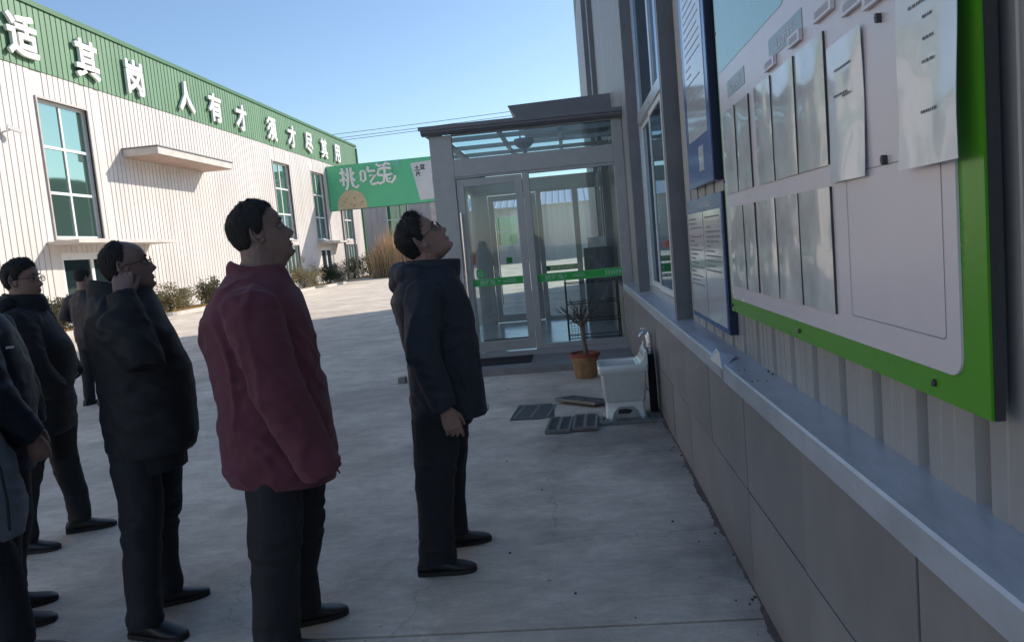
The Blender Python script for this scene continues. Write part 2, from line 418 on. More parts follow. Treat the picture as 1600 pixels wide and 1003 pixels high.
# ------------------------------------------------------------------ ground, hills
g = MB(); g.add([(-900, -300, -.03), (900, -300, -.03), (900, 1500, -.03), (-900, 1500, -.03)], [(0, 1, 2, 3)])
setp(g.build('ground', 'field'), kind='structure')
yard = bpy.data.objects.new('courtyard', None); COL.objects.link(yard); setp(yard, 'wide pale concrete yard between the two factory buildings', kind='structure')
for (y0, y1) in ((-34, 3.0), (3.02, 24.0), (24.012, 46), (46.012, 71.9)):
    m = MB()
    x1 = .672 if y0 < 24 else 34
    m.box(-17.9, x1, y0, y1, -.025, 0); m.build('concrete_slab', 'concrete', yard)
m = MB(); m.box(-40, 34, 71.92, 95, -.025, -.006); m.build('concrete_slab', 'concrete', yard)
h = MB()
N = 70; ring = []
for i in range(N+1):
    t = -.35 + 1.75*i/N
    x, y = 620*math.cos(t)+0, 620*math.sin(t)
    z = 76+18*math.sin(t*9)+10*math.sin(t*23+1)+5*math.sin(t*51)
    ring.append(((x*.86, y*.86, -1), (x, y, z), (x*1.2, y*1.2, -1)))
v = [p for r in ring for p in r]; f = []
for i in range(N):
    for k in range(2): f.append((3*i+k, 3*i+3+k, 3*i+4+k, 3*i+1+k))
h.add(v, f); setp(h.build('hills', 'hill', smooth=True), kind='structure')

# ------------------------------------------------------------------ long white factory building on the left
XL = -18.0
LB = thing('factory_building', (XL, 40, 0), 'long white ribbed factory hall with green lettered fascia across the yard', 'building')
Y0L, Y1L = -30.0, 67.0
WIN = [(25.95, 28.75, 3.28, 8.15), (47.2, 50.0, 3.28, 8.15), (54.3, 57.0, 3.28, 8.15), (61.4, 64.0, 3.28, 8.15)]
DOR = [(26.1, 29.6, .0, 2.75), (47.4, 50.2, 1.0, 2.9), (54.8, 57.2, .0, 2.75), (60.6, 64.2, 1.0, 2.9)]
cladding(LB, XL, 1, Y0L, Y1L, 1.0, 9.1, .30, .022, .252, [(a, b, c, d) for a, b, c, d in WIN+DOR], 'clad_white')
cladding(LB, XL+.035, 1, Y0L, Y1L, 9.1, 11.32, .30, .022, .252, [], 'clad_green', name='fascia_sheet')
MB().box(XL-.3, XL+.12, Y0L, Y1L+.1, 11.323, 11.5).build('parapet_cap', 'trim_green', LB)
pl = MB()
ys = [Y0L] + [q for d in DOR if d[2] < 1 for q in d[:2]] + [Y1L]
for i in range(0, len(ys), 2): pl.box(XL-.1, XL+.045, ys[i], ys[i+1], -.02, .985)
pl.build('plinth', 'plinth_white', LB)
MB().box(XL-.05, XL+.1, Y0L, 26.0, .987, 1.03).box(XL-.05, XL+.1, 29.7, Y1L, .987, 1.03).build('drip_flashing', 'casing_white', LB)
MB().box(XL-.2, XL+.16, Y1L-.18, Y1L+.06, 1.04, 11.2).build('corner_trim', 'trim_green', LB)
MB().box(-60, XL-.15, Y1L-.1, Y1L, 0, 11.3).box(-60, XL-.2, Y0L, Y1L, 11.0, 11.3).build('back_walls', 'clad_white', LB)
def window(parent, X, side, y0, y1, z0, z1, cols, rows, glass, frame, casing, rec=.12, fw=.07, mw=.06, cas=.06, zrows=None):
    """window in a wall facing +-X: casing, frame with mullions, one pane per light"""
    xa = X - side*rec
    c = MB()
    lo, hi = sorted((xa-side*.05, X+side*.06))
    c.box(lo, hi, y0-cas, y0, z0-cas, z1+cas).box(lo, hi, y1, y1+cas, z0-cas, z1+cas)
    c.box(lo, hi, y0, y1, z1, z1+cas).box(lo, hi, y0, y1, z0-cas, z0)
    c.build('window_casing', casing, parent)
    fr = MB(); lo, hi = sorted((xa, xa+side*.06))
    fr.box(lo, hi, y0, y0+fw, z0, z1).box(lo, hi, y1-fw, y1, z0, z1).box(lo, hi, y0+fw, y1-fw, z0, z0+fw).box(lo, hi, y0+fw, y1-fw, z1-fw, z1)
    yb = [y0+(y1-y0)*i/cols for i in range(cols+1)]
    zb = zrows or [z0+(z1-z0)*i/rows for i in range(rows+1)]
    for z in zb[1:-1]: fr.box(lo+.003, hi+.003, y0+fw, y1-fw, z-mw/2, z+mw/2)
    for y in yb[1:-1]:
        for c_, d_ in zip(zb, zb[1:]):
            a_ = c_+(fw if c_ == zb[0] else mw/2); b_ = d_-(fw if d_ == zb[-1] else mw/2)
            fr.box(lo+.001, hi+.006, y-mw/2, y+mw/2, a_, b_)
    fo = fr.build('window_frame', frame, parent)
    for a, b in zip(yb, yb[1:]):
        for c_, d_ in zip(zb, zb[1:]):
            MB().box(xa+.018*side-.004, xa+.018*side+.004, a+.02, b-.02, c_+.02, d_-.02).build('window_pane', glass, fo)
    return fo
for (a, b, c, d) in WIN:
    window(LB, XL, 1, a, b, c, d, 2, 3, 'win_glass', 'win_white', 'casing_white', rec=.2, fw=.09, mw=.1, cas=.07)
window(LB, XL, 1, 47.4, 50.2, 1.0, 2.9, 4, 1, 'win_glass', 'win_white', 'casing_white', fw=.08)
window(LB, XL, 1, 60.6, 64.2, 1.0, 2.9, 5, 1, 'win_glass', 'win_white', 'casing_white', fw=.08)
for (a, b) in ((26.1, 29.6), (54.8, 57.2)):
    fr = MB(); n = 2
    fr.box(XL-.1, XL-.02, a, a+.12, 0, 2.75).box(XL-.1, XL-.02, b-.12, b, 0, 2.75).box(XL-.1, XL-.02, a+.12, b-.12, 2.5, 2.75)
    fr.box(XL-.1, XL-.02, a+.12, b-.12, .0, .25)
    mid = (a+b)/2; fr.box(XL-.1, XL-.015, mid-.09, mid+.09, .25, 2.5)
    do = fr.build('entrance_door', 'win_white', LB)
    for y0, y1 in ((a+.12, mid-.09), (mid+.09, b-.12)):
        MB().box(XL-.07, XL-.06, y0, y1, .25, 2.5).build('door_pane', 'win_dark', do)
for (a, b, dep, z0, z1) in ((30.8, 37.8, 1.55, 6.62, 6.92), (25.4, 32.0, 1.2, 3.02, 3.14), (54.0, 59.0, 1.2, 2.98, 3.12)):
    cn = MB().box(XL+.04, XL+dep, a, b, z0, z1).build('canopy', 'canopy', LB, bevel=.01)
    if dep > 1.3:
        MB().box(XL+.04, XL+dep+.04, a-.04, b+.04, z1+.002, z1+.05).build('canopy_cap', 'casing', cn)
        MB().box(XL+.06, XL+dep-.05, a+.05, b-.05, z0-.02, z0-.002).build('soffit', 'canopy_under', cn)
for ch, y in zip('适其岗人有才须才尽其用', (25.45, 28.95, 32.2, 36.6, 39.65, 42.85, 47.3, 50.75, 54.15, 57.5, 60.8)):
    lm = MB()
    for i, (dy, dz) in enumerate(((0, 0), (.04, 0), (-.04, 0), (0, .035), (0, -.035), (.028, .028), (-.028, -.028))):
        text_mb(ch, 1.5, .10, (XL+.17+.003*i, y+dy, 10.08+dz), (0, 1, 0), (0, 0, 1), bold=.012, mb=lm)
    lm.build('letter', 'letter_white', LB)
cc = MB().tube([(XL, 24.12, 6.72), (XL+.25, 24.12, 6.75)], .03, 8).bar((XL+.25, 24.0, 6.85), (XL+.42, 24.45, 6.72), .13, .12)
setp(cc.build('security_camera', 'win_white', loc=(XL, 24.12, 6.72)), 'small white security camera on a bracket near the first tall window', 'security camera')

# ------------------------------------------------------------------ right building (grey workshop)
XR = .843; XT = .67; YE = 28.0
RB = thing('workshop_building', (.9, 10, 0), 'grey ribbed workshop wall with tiled base and blue-grey sill close on the right', 'building')
WR = [(5.5, 8.32, .95, 8.0), (-2.2, 1.20, .95, 8.0), (16, 19, .95, 8.0)]
cladding(RB, XR, -1, -9.0, YE, .93, 9.1, .267, .050, .230, WR, 'clad_grey', inset=.012)
cladding(RB, XR-.01, -1, -9, YE, 9.1, 11.32, .267, .050, .230, [], 'clad_green', name='fascia_sheet')
MB().box(XR-.12, XR+.4, -9, YE+.1, 11.323, 11.5).build('parapet_cap', 'trim_green', RB)
MB().box(XR-.05, XR+.4, YE-.06, YE+.04, .95, 11.3).build('corner_trim', 'casing', RB)
MB().box(1.0, 46, YE-.12, YE-.062, 0, 11.3).box(1.0, 46, -9, YE-.13, 11.0, 11.3).box(.95, 46, -9.2, -9.02, 0, 11.3).build('rear_walls', 'clad_grey', RB)
MB().box(.72, .9, -9, YE, -.02, .92).build('base_wall', 'grout', RB)
# base tiles, one by one
y = -4.90 - .002; edges = []
yy = 2.44-.822*8
tsrc = {}
k = 0
while yy < YE-.2:
    y1 = min(yy+.822, YE)
    for r, (z0, z1) in enumerate(((.004, .438), (.446, .872))):
        key = (r, k % 3 == 0, round(y1-yy, 2))
        if key not in tsrc:
            o = MB().box(0, .05, .0042, y1-yy-.0042, z0, z1).build('wall_tile', 'tile' if (k+r) % 2 else 'tile_b', RB, bevel=.0025, local=True)
            o.location = (XT-.9+rng.uniform(-.0015, .0015), yy-10, 0); tsrc[key] = o
        else:
            c = tsrc[key].copy(); COL.objects.link(c); c.parent = RB; c.location = (XT-.9+rng.uniform(-.002, .002), yy-10, 0)
    yy += .822; k += 1
# sill flashing: folded sheets, one lap lifted at the joint
def sill(y0, y1, dz=0., name='sill_sheet'):
    prof = [(XT-.018, .865), (XT-.018, .937), (XT-.012, .945), (XR+.04, .962), (XR+.04, .93), (XT-.006, .925), (XT-.006, .865)]
    m = MB(); m.prism([(x, z+dz) for x, z in prof], 'y', y0, y1); return m.build(name, 'sill', RB)
for a, b, d in ((-9, -.6, 0), (-.596, 3.60, 0), (3.585, 8.3, .004), (8.306, 10.24, .006), (14.4, 28, 0)): sill(a, b, d)
sc = MB().add([(XT-.03, 3.52, .93), (XT+.06, 3.62, .972), (XT+.02, 3.92, .968), (XT-.035, 3.80, .936), (XT-.01, 3.68, .985)], [(0, 1, 4), (1, 2, 4), (2, 3, 4), (3, 0, 4)])
sc.build('torn_flashing', 'sill', RB)
sc = MB()
for _ in range(7):
    y_ = rng.uniform(3.05, 3.4); x_ = rng.uniform(XT+.0, XR-.05); r_ = rng.uniform(.001, .0035)
    sc.box(x_-r_, x_+r_, y_-r_, y_+r_, .944+(x_-XT)*.09, .95+(x_-XT)*.09)
setp(sc.build('grit', 'soil', RB), kind='stuff')
for yb in (1.93, 2.28, 2.44, 2.84, 3.15, 3.4, 4.3):
    o = MB().lathe([(.002, -.004), (.011, -.004), (.011, .004), (.007, .005), (.006, .012), (.001, .013)], 6).build('screw', 'steel', RB, local=True)
    o.rotation_euler = (0, -math.pi/2, 0); o.location = (XR-.9-.004, yb-10, rng.uniform(1.01, 1.05))
# tall windows with protruding casings
for (a, b, c, d) in WR:
    cs = MB()
    xf = .70 if a > 0 else .765
    cs.box(xf, .93, a-.10, a-.0, c, d+.08).box(xf, .93, b, b+.10, c, d+.08).box(xf, .93, a, b, d, d+.08)
    cs.build('window_casing', 'casing', RB)
    fr = MB(); x0, x1 = .81, .86
    fr.box(x0, x1, a, a+.06, c+.01, d).box(x0, x1, b-.06, b, c+.01, d).box(x0, x1, a+.06, b-.06, c+.01, c+.07)
    fr.box(x0-.01, x1, a+.06, b-.06, 2.70, 2.80)
    mid = (a+b)/2
    fr.box(x0+.002, x1, mid-.04, mid+.04, 2.80, d)
    fo = fr.build('window_frame', 'win_silver', RB)
    for y0, y1 in ((a+.06, mid-.04), (mid+.04, b-.06)): MB().box(.835, .84, y0, y1, 2.8, d-.02).build('window_pane', 'win_right', fo)
    w3 = (b-a-.12)/3
    for i in range(3):
        ya = a+.06+w3*i-(.03 if i else 0); yb_ = a+.06+w3*(i+1)+(.03 if i < 2 else 0); xx = .816 if i % 2 else .838
        s = MB().box(xx, xx+.02, ya, ya+.05, c+.075, 2.695).box(xx, xx+.02, yb_-.05, yb_, c+.075, 2.695).box(xx, xx+.02, ya+.05, yb_-.05, c+.075, c+.13).box(xx, xx+.02, ya+.05, yb_-.05, 2.645, 2.695)
        so_ = s.build('sliding_sash', 'win_white', RB)
        MB().box(xx+.008, xx+.012, ya+.05, yb_-.05, c+.13, 2.645).build('sash_pane', 'win_right', so_)
# wall-foot dirt
dm = MB()
for _ in range(120):
    y_ = 1.5+rng.random()**.8*8.5; x_ = XT-.004-abs(rng.gauss(0, .035)); r_ = .0012+.005*rng.random()**2.5
    dm.box(x_-r_, x_+r_, y_-r_*rng.uniform(.7, 2.5), y_+r_, -.001, r_*rng.uniform(.5, 1.2))
for _ in range(34):
    x_ = rng.uniform(-1.5, .6); y_ = rng.uniform(2.6, 8.5); r_ = rng.uniform(.002, .006)
    dm.box(x_-r_, x_+r_, y_-r_, y_+r_*rng.uniform(.5, 2), -.001, r_*.8)
ed = MB(); yq = 1.2; va = []
while yq < 9.3:
    wq = .010+.012*math.sin(yq*3.1)+.008*math.sin(yq*11.3)+.012*rng.random(); va.append((yq, max(.004, wq))); yq += .03
for (ya, wa), (yb_, wb) in zip(va, va[1:]):
    ed.add([(XT+.004, ya, .012), (XT-wa*.4, ya, .007), (XT-wa, ya, .0006), (XT+.004, yb_, .012), (XT-wb*.4, yb_, .007), (XT-wb, yb_, .0006)], [(0, 1, 4, 3), (1, 2, 5, 4)])
setp(ed.build('dirt_edge', 'dust'), 'thin ragged band of grey dirt along the tiled wall foot', kind='stuff')
setp(dm.build('ground_litter', 'soil'), 'crumbs of dirt scattered on the concrete by the wall foot', kind='stuff')

# ------------------------------------------------------------------ boards on the right wall
def yz(name, mats, parent, X, y0, y1, z0, z1, t, bevel=0, **k):
    return MB().box(X, X+t, y0, y1, z0, z1).build(name, mats, parent, bevel=bevel, **k)
def rrect(y0, y1, z0, z1, r, n=6):
    p = []
    for cy, cz, a0 in ((y1-r, z1-r, 0), (y0+r, z1-r, 90), (y0+r, z0+r, 180), (y1-r, z0+r, 270)):
        for i in range(n+1):
            a = R_(a0+90*i/n); p.append((cy+r*math.cos(a), cz+r*math.sin(a)))
    return p
NB = thing('notice_board', (.76, 2.6, 1.17), 'large green-edged white notice board with clear sleeves on the right wall', 'notice board')
MB().box(.747, .766, 1.443, 3.72, 1.172, 3.1).build('board_core', 'board_edge', NB)
MB().box(.741, .7465, 1.444, 3.719, 1.173, 3.099).build('green_face', 'board_green', NB)
MB().prism(rrect(1.535, 3.67, 1.237, 3.05, .04), 'x', .735, .7405).build('white_panel', 'board_white', NB)
MB().prism([(3.66, 2.26), (2.62, 2.26), (2.45, 2.33), (2.2, 2.33), (2.2, 3.04), (3.66, 3.04)], 'x', .7335, .7346).build('teal_header', 'board_teal', NB)
for (a, b, t) in ((2.41, 2.79, '公示栏'), (3.17, 3.49, '公示栏')):
    blk = yz('title_block', 'board_block', NB, .7332, a, b, 2.125, 2.192, .0014)
    text_mb(t, .045, .001, (.7325, (a+b)/2, 2.157), (0, -1, 0), (0, 0, 1), sx=1.6).build('title_print', 'board_white', blk)
ln = MB()
outer, inner = rrect(1.59, 2.11, 1.305, 1.68, .012, 4), rrect(1.592, 2.108, 1.307, 1.678, .012, 4)
n = len(outer)
ln.add([(.7344, p[0], p[1]) for p in outer]+[(.7344, p[0], p[1]) for p in inner], [(i, (i+1) % n, n+(i+1) % n, n+i) for i in range(n)])
ln.build('ruled_frame', 'print_grey', NB)
def wavy(y0, y1, z0, z1, X, amp, seed, curl=0., ny=14, nz=18, thick=.0012, hang=0.):
    P = []
    for j in range(nz+1):
        for i in range(ny+1):
            P.append((0, y0+(y1-y0)*i/ny, z0+(z1-z0)*j/nz))
    P = np.array(P); s = (P[:, 1]-y0)/(y1-y0); t = (P[:, 2]-z0)/(z1-z0)
    d = amp*(vnoise(P, (1, 8, 5), seed)+.35*vnoise(P, (1, 15, 13), seed+3))+amp
    d = d + curl*(np.abs(s-.5)*2)**2 + hang*(1-t)**2
    P[:, 0] = X-d
    v = [tuple(p) for p in P]+[(p[0]+thick, p[1], p[2]) for p in P]
    f = []; o = len(P); q = ny+1
    for j in range(nz):
        for i in range(ny):
            a = j*q+i; f.append((a, a+1, a+q+1, a+q)); f.append((o+a, o+a+q, o+a+q+1, o+a+1))
    for j in range(nz):
        f.append((j*q, (j+1)*q, o+(j+1)*q, o+j*q)); f.append((j*q+ny, o+j*q+ny, o+(j+1)*q+ny, (j+1)*q+ny))
    for i in range(ny):
        f.append((i, o+i, o+i+1, i+1)); a = nz*q+i; f.append((a, a+1, o+a+1, o+a))
    return MB().add(v, f)
PK = [(3.375, 3.62), (3.12, 3.368), (2.79, 3.03), (2.512, 2.786), (2.225, 2.508)]
PQ = [(3.32, 3.59), (3.11, 3.316), (2.81, 3.06), (2.532, 2.806), (2.225, 2.528)]
for i, (a, b) in enumerate(PK+PQ):
    z0, z1 = (1.715, 2.075) if i < 5 else (1.298, 1.655)
    s = wavy(a, b, z0, z1, .7325, .0032, i*7+1, curl=-.002).build('document_sleeve', 'sleeve', NB, smooth=True, angle=60)
    MB().box(.7285, .7338, a-.003, a, z0, z1).build('sleeve_edge', 'board_edge', s)
for (a, b, z) in ((2.70, 2.83, 2.092), (2.41, 2.53, 2.1), (2.13, 2.28, 2.108), (1.93, 2.06, 2.065), (1.80, 1.92, 2.04), (1.74, 1.84, 2.075)):
    tg = MB().box(.722, .7332, a, b, z, z+.034).build('name_tag', 'board_white', NB)
    MB().box(.7212, .7218, a+.02, b-.02, z+.008, z+.026).build('tag_print', 'print_light', tg)
for (y_, z_) in ((1.845, 2.005), (1.845, 1.69)):
    MB().prism([(y_-.005, z_-.013), (y_+.006, z_-.010), (y_+.010, z_+.002), (y_+.004, z_+.011), (y_-.005, z_+.009)], 'x', .722, .7345).build('clip', 'board_edge', NB, bevel=.002)
for (y_, z_) in ((1.66, 1.205), (2.62, 1.203), (3.695, 2.45), (3.695, 1.78), (3.69, 1.2)):
    o = MB().lathe([(.001, 0), (.008, 0), (.008, .006), (.001, .008)], 8).build('bolt', 'board_edge', NB, local=True)
    o.rotation_euler = (0, -math.pi/2, 0); o.location = (.7405-.76, y_-2.6, z_-1.17)
def sheet(label, a, b, z0, z1, X, seed, lines, amp, curl, hang):
    root = thing('laminated_sheet', (X, (a+b)/2, z0), label, 'notice', 'laminated sheets hanging on the notice board')
    wavy(a, b, z0, z1, X, amp, seed, curl=curl, hang=hang).build('paper', 'laminate', root, smooth=True, angle=60)
    rl = random.Random(seed)
    for (f0, f1, t) in lines:
        z = z0+(z1-z0)*t; tb_ = MB(); f = f0
        while f < f1:
            fe = min(f1, f+rl.uniform(.02, .05)); A = []
            for zz in (z-.0025, z+.0035):
                for ff in (f, fe): A.append((0, b-(b-a)*ff, zz))
            A = np.array(A); s_ = (A[:, 1]-a)/(b-a); tt = (A[:, 2]-z0)/(z1-z0)
            d = amp*(vnoise(A, (1, 8, 5), seed)+.35*vnoise(A, (1, 15, 13), seed+3))+amp+curl*(np.abs(s_-.5)*2)**2+hang*(1-tt)**2
            A[:, 0] = X-d-.0016
            tb_.add([tuple(p) for p in A], [(0, 1, 3, 2)]); f = fe+rl.uniform(.008, .02)
        tb_.build('text_line', 'print_grey', root)
sheet('narrower curling laminated sheet hanging beside the row of clear sleeves', 1.95, 2.2, 1.662, 2.02, .7325, 90, [(.25, .75, .80), (.2, .6, .62), (.45, .7, .60)], .005, -.004, .01)
sheet('large laminated sheet with printed lines overhanging the board\'s near green edge', 1.462, 1.715, 1.655, 2.14, .722, 31, [(.25, .85, .70), (.3, .8, .74), (.22, .82, .65), (.45, .6, .585), (.45, .62, .50), (.44, .64, .41), (.4, .68, .215)], .006, .004, .006)

def lined_board(root, X, y0, y1, z0, z1, n, seed, cols, m='print_grey'):
    r = random.Random(seed)
    for c in range(cols):
        a = y1-(y1-y0)*(c+.06)/cols; b = y1-(y1-y0)*(c+.92)/cols
        for i in range(n):
            z = z1-(z1-z0)*(i+.5)/n
            if r.random() < .1: continue
            e = a-(a-b)*r.choice((1, 1, 1, .9, .6, .35)); s_ = a-(a-b)*r.choice((0, 0, .08))
            MB().box(X-.0012, X, min(e, s_), max(e, s_), z, z+.0075).build('text_line', m, root)
UB = thing('notice_board', (.775, 4.4, 1.8), 'tall blue notice board with pale sheet, higher of the two blue ones', 'notice board')
MB().box(.752, .80, 4.02, 4.80, 1.81, 3.3).build('board_panel', 'blue', UB)
MB().box(.7495, .7515, 4.022, 4.798, 1.812, 3.298).build('blue_face', 'blue', UB)
MB().box(.752, .80, 4.008, 4.018, 1.81, 3.3).build('dark_edge', 'blue_edge', UB)
p_ = MB().box(.747, .7494, 4.10, 4.70, 2.07, 3.2).build('printed_sheet', 'sheet_white', UB)
lined_board(p_, .747, 4.12, 4.68, 2.10, 3.15, 24, 5, 1, 'print_light')
MB().box(.747, .7494, 4.26, 4.40, 1.885, 2.02).build('blank_square', 'sheet_white', UB)
LBd = thing('notice_board', (.775, 4.4, 1.03), 'wide blue-headed notice board with two text columns just above the sill', 'notice board')
MB().box(.752, .80, 3.86, 4.96, 1.035, 1.745).build('board_panel', 'blue', LBd)
MB().box(.7495, .7515, 3.862, 4.958, 1.037, 1.743).build('blue_face', 'blue', LBd)
MB().box(.752, .80, 3.845, 3.857, 1.035, 1.745).build('dark_edge', 'blue_edge', LBd)
for a, b, sd in ((3.89, 4.395, 2), (4.415, 4.93, 3)):
    p_ = MB().box(.747, .7494, a, b, 1.065, 1.665).build('printed_sheet', 'sheet_white', LBd)
    lined_board(p_, .747, a+.01, b-.01, 1.2 if sd == 3 else 1.3, 1.64, 17 if sd == 3 else 13, sd, 1)
hd = MB()
for i in range(7): hd.box(.7488, .7494, 4.2+i*.055, 4.2+i*.055+.038, 1.69, 1.72)
hd.build('header_print', 'print_light', LBd)

# ------------------------------------------------------------------ glass porch
PX0, PX1, PY0, PY1 = -1.76, .80, 10.3, 14.3
FZ = .16
GP = thing('glass_porch', (-.5, 12.3, 0), 'grey aluminium and glass entrance porch built against the workshop wall', 'porch')
st = MB().box(-1.98, .668, 9.32, 10.26, -.02, .088).build('step', 'step', GP, bevel=.006)
MB().box(PX0, PX1-.06, 10.262, PY1+.1, -.02, FZ).build('porch_floor', 'floor_tile', GP)
MB().box(PX0-.05, .668, PY1+.101, PY1+1, -.02, .088).build('step', 'step', GP, bevel=.006)
def frame_wall(Y, d, front):
    """aluminium framing across X at depth Y (members d deep)"""
    y0, y1 = Y, Y+d
    P = lambda a, b, c, e, n, k=0: MB().box(a, b, y0-k, y1, c, e).build(n, 'porch', GP, bevel=.004)
    P(PX0, -1.46, FZ, 3.10, 'corner_post')
    P(.655, PX1-.01, FZ, 3.13, 'corner_post')
    P(-1.458, .653, 2.545, 2.775, 'head_beam', .003)
    P(-1.458, .653, 3.09, 3.15, 'top_rail', .003)
    P(-.565, -.475, FZ, 2.543, 'mullion', .003)
    P(-.473, .653, FZ, .225, 'bottom_rail')
    P(-.473, .653, 2.505, 2.543, 'head_rail')
    P(-1.458, -.567, 2.52, 2.543, 'door_head')
def vpane(x0, x1, y, z0, z1, name='glass_pane', parent=None, m='glass'):
    return MB().add([(x0, y, z0), (x1, y, z0), (x1, y, z1), (x0, y, z1)], [(0, 1, 2, 3)]).build(name, m, parent or GP)
frame_wall(PY0, .09, True)
vpane(-1.458, .653, PY0+.045, 2.775, 3.09, 'transom_pane', m='glass')
vpane(-.473, .653, PY0+.045, .225, 2.505)
def leaf(x0, x1, Y):
    d = MB(); s = .095
    d.box(x0, x0+s, Y, Y+.05, FZ+.012, 2.51).box(x1-s, x1, Y, Y+.05, FZ+.012, 2.51)
    d.box(x0+s, x1-s, Y, Y+.05, 2.41, 2.51).box(x0+s, x1-s, Y, Y+.05, FZ+.012, FZ+.15)
    o = d.build('door_leaf', 'porch', GP, bevel=.003)
    vpane(x0+s, x1-s, Y+.025, FZ+.15, 2.41, 'door_pane', o)
    return o
DL = leaf(-1.448, -.572, PY0+.02)
hb = MB().tube([(-1.415, PY0-.055, .50), (-1.415, PY0-.055, 2.07)], .016, 10)
for z in (.62, 1.28, 1.95): hb.tube([(-1.415, PY0-.055, z), (-1.415, PY0+.02, z)], .01, 8)
hb.build('door_handle', 'steel', DL, smooth=True)
# green safety strips on the glass
YD = PY0+.022
def strip(x0, x1, y, z0, z1, parent, arrows):
    o = MB().box(x0, x1, y-.004, y-.002, z0, z1).build('safety_strip', 'decal', parent)
    ed = MB().box(x0, x1, y-.006, y-.0045, z0+.006, z0+.010).box(x0, x1, y-.006, y-.0045, z1-.010, z1-.006)
    ed.build('strip_edge', 'decal_print', o)
    wd = x1-x0; zc = (z0+z1)/2
    f = (.16, .42) if not arrows else (.10, .30)
    text_mb('挑吃兔', wd*(.105 if not arrows else .075), .0015, (x0+wd*(f[0]+f[1])/2, y-.005, zc), (1, 0, 0), (0, 0, 1), bold=.001).build('strip_print', 'decal_print', o)
    lx = x0+wd*(.52 if not arrows else .335)
    MB().lathe([(.001, -.012), (.012, -.008), (.013, .004), (.006, .02), (.001, .026)], 8, (lx, y-.004, zc)).build('strip_mark', 'decal_print', o)
    t = MB()
    for i, (zz, a, b) in enumerate(((.016, .66, .86), (-.003, .60, .86), (-.02, .62, .86))):
        if arrows: a, b = .41+(a-.6)*.5, .56
        k = a
        while k < b:
            t.box(x0+wd*k, x0+wd*min(b, k+.018), y-.006, y-.0045, zc+zz, zc+zz+.010); k += .024
    t.build('strip_lines', 'decal_print', o)
    if arrows:
        for i in range(6):
            x = x0+wd*(.80+.032*i); a = .03; q = .018
            MB().prism([(x, zc-a), (x+q, zc-a), (x+q+.018, zc), (x+q, zc+a), (x, zc+a), (x+.018, zc)], 'y', y-.006, y-.0045).build('arrow', 'decal_print', o)
strip(-1.35, -.67, YD+.02, 1.06, 1.165, DL, False)
strip(-.473, .653, PY0+.04, 1.05, 1.165, GP, True)
pq = MB().box(-1.295, -1.185, YD+.016, YD+.018, 1.185, 1.29).build('pull_label', 'decal', DL)
text_mb('拉', .085, .0015, (-1.24, YD+.013, 1.237), (1, 0, 0), (0, 0, 1), bold=.002).build('pull_print', 'decal_print', pq)
# back frame of the porch with its own door
frame_wall(PY1-.09, .09, False)
vpane(-1.458, .653, PY1-.045, 2.775, 3.09, 'transom_pane'); 
D2 = leaf(-1.448, -.572, PY1-.07)
MB().tube([(-1.33, PY1-.13, .5), (-1.33, PY1-.13, 2.0)], .016, 8).build('door_handle', 'steel', D2)
MB().box(.10, .2, PY1-.085, PY1-.005, .225, 2.505).build('mullion', 'porch', GP)
vpane(-.473, .10, PY1-.045, .225, 2.505); vpane(.2, .653, PY1-.045, .225, 2.505)
MB().box(-1.2, -1.09, PY1-.09, PY1-.088, 1.26, 1.37).build('door_label', 'decal', D2)
strip(-.473, .10, PY1-.05, 1.05, 1.15, GP, False)
# left side: posts, rail and panes
for y0, y1 in ((10.392, 11.60), (11.66, 12.94), (13.0, 14.208)):
    MB().add([(PX0+.05, y0, FZ), (PX0+.05, y1, FZ), (PX0+.05, y1, 2.55), (PX0+.05, y0, 2.55)], [(0, 1, 2, 3)]).build('glass_pane', 'glass', GP)
    MB().add([(PX0+.05, y0, 2.70), (PX0+.05, y1, 2.70), (PX0+.05, y1, 3.1), (PX0+.05, y0, 3.1)], [(0, 1, 2, 3)]).build('transom_pane', 'glass', GP)
MB().box(PX0+.005, PX0+.095, 10.392, 14.208, 2.551, 2.699).build('side_rail', 'porch', GP)
for y in (11.6, 12.94): MB().box(PX0+.005, PX0+.095, y, y+.06, FZ, 2.549).build('side_post', 'porch', GP)
# roof: eaves gutter, rafters, glass
rf = MB().prism([(PY0-.15, 3.135), (PY0-.10, 3.105), (PY0-.005, 3.105), (PY0-.005, 3.155), (PY0+.1, 3.155), (PY0+.1, 3.20), (PY0-.15, 3.20)], 'x', PX0-.08, PX1)
ro = rf.build('eaves', 'porch_roof', GP, bevel=.004)
MB().box(PX0-.10, PX1, PY0-.18, PY0-.152, 3.165, 3.215).build('drip_edge', 'porch_roof', ro)
MB().prism([(PY1-.1, 3.155), (PY1+.13, 3.155), (PY1+.16, 3.17), (PY1+.16, 3.20), (PY1-.1, 3.20)], 'x', PX0-.10, PX1).build('eaves', 'porch_roof', GP, bevel=.004)
MB().box(PX0-.10, PX0+.09, PY0+.101, PY1-.101, 3.151, 3.20).build('eaves', 'porch_roof', GP)
for y in (11.25, 12.25, 13.25):
    MB().box(PX0+.092, PX1-.02, y, y+.07, 3.14, 3.20).build('rafter', 'porch', GP)
for x in (-.9, -.05): 
    for a, b in ((10.402, 11.249), (11.341, 12.249), (12.341, 13.249), (13.341, 14.198)):
        MB().box(x, x+.06, a, b, 3.16, 3.20).build('purlin', 'porch', GP)
for a, b in ((10.41, 11.29), (11.30, 12.29), (12.30, 13.29), (13.30, 14.19)):
    MB().add([(PX0+.1, a, 3.206), (PX1-.03, a, 3.206), (PX1-.03, b, 3.206), (PX0+.1, b, 3.206)], [(0, 1, 2, 3)]).build('roof_pane', 'glass_roof', GP)
MB().prism([(-.80, 3.74), (.798, 3.77), (.798, 3.42), (-.62, 3.46)], 'y', 12.2, 14.4).build('upper_canopy', 'porch_roof', GP)
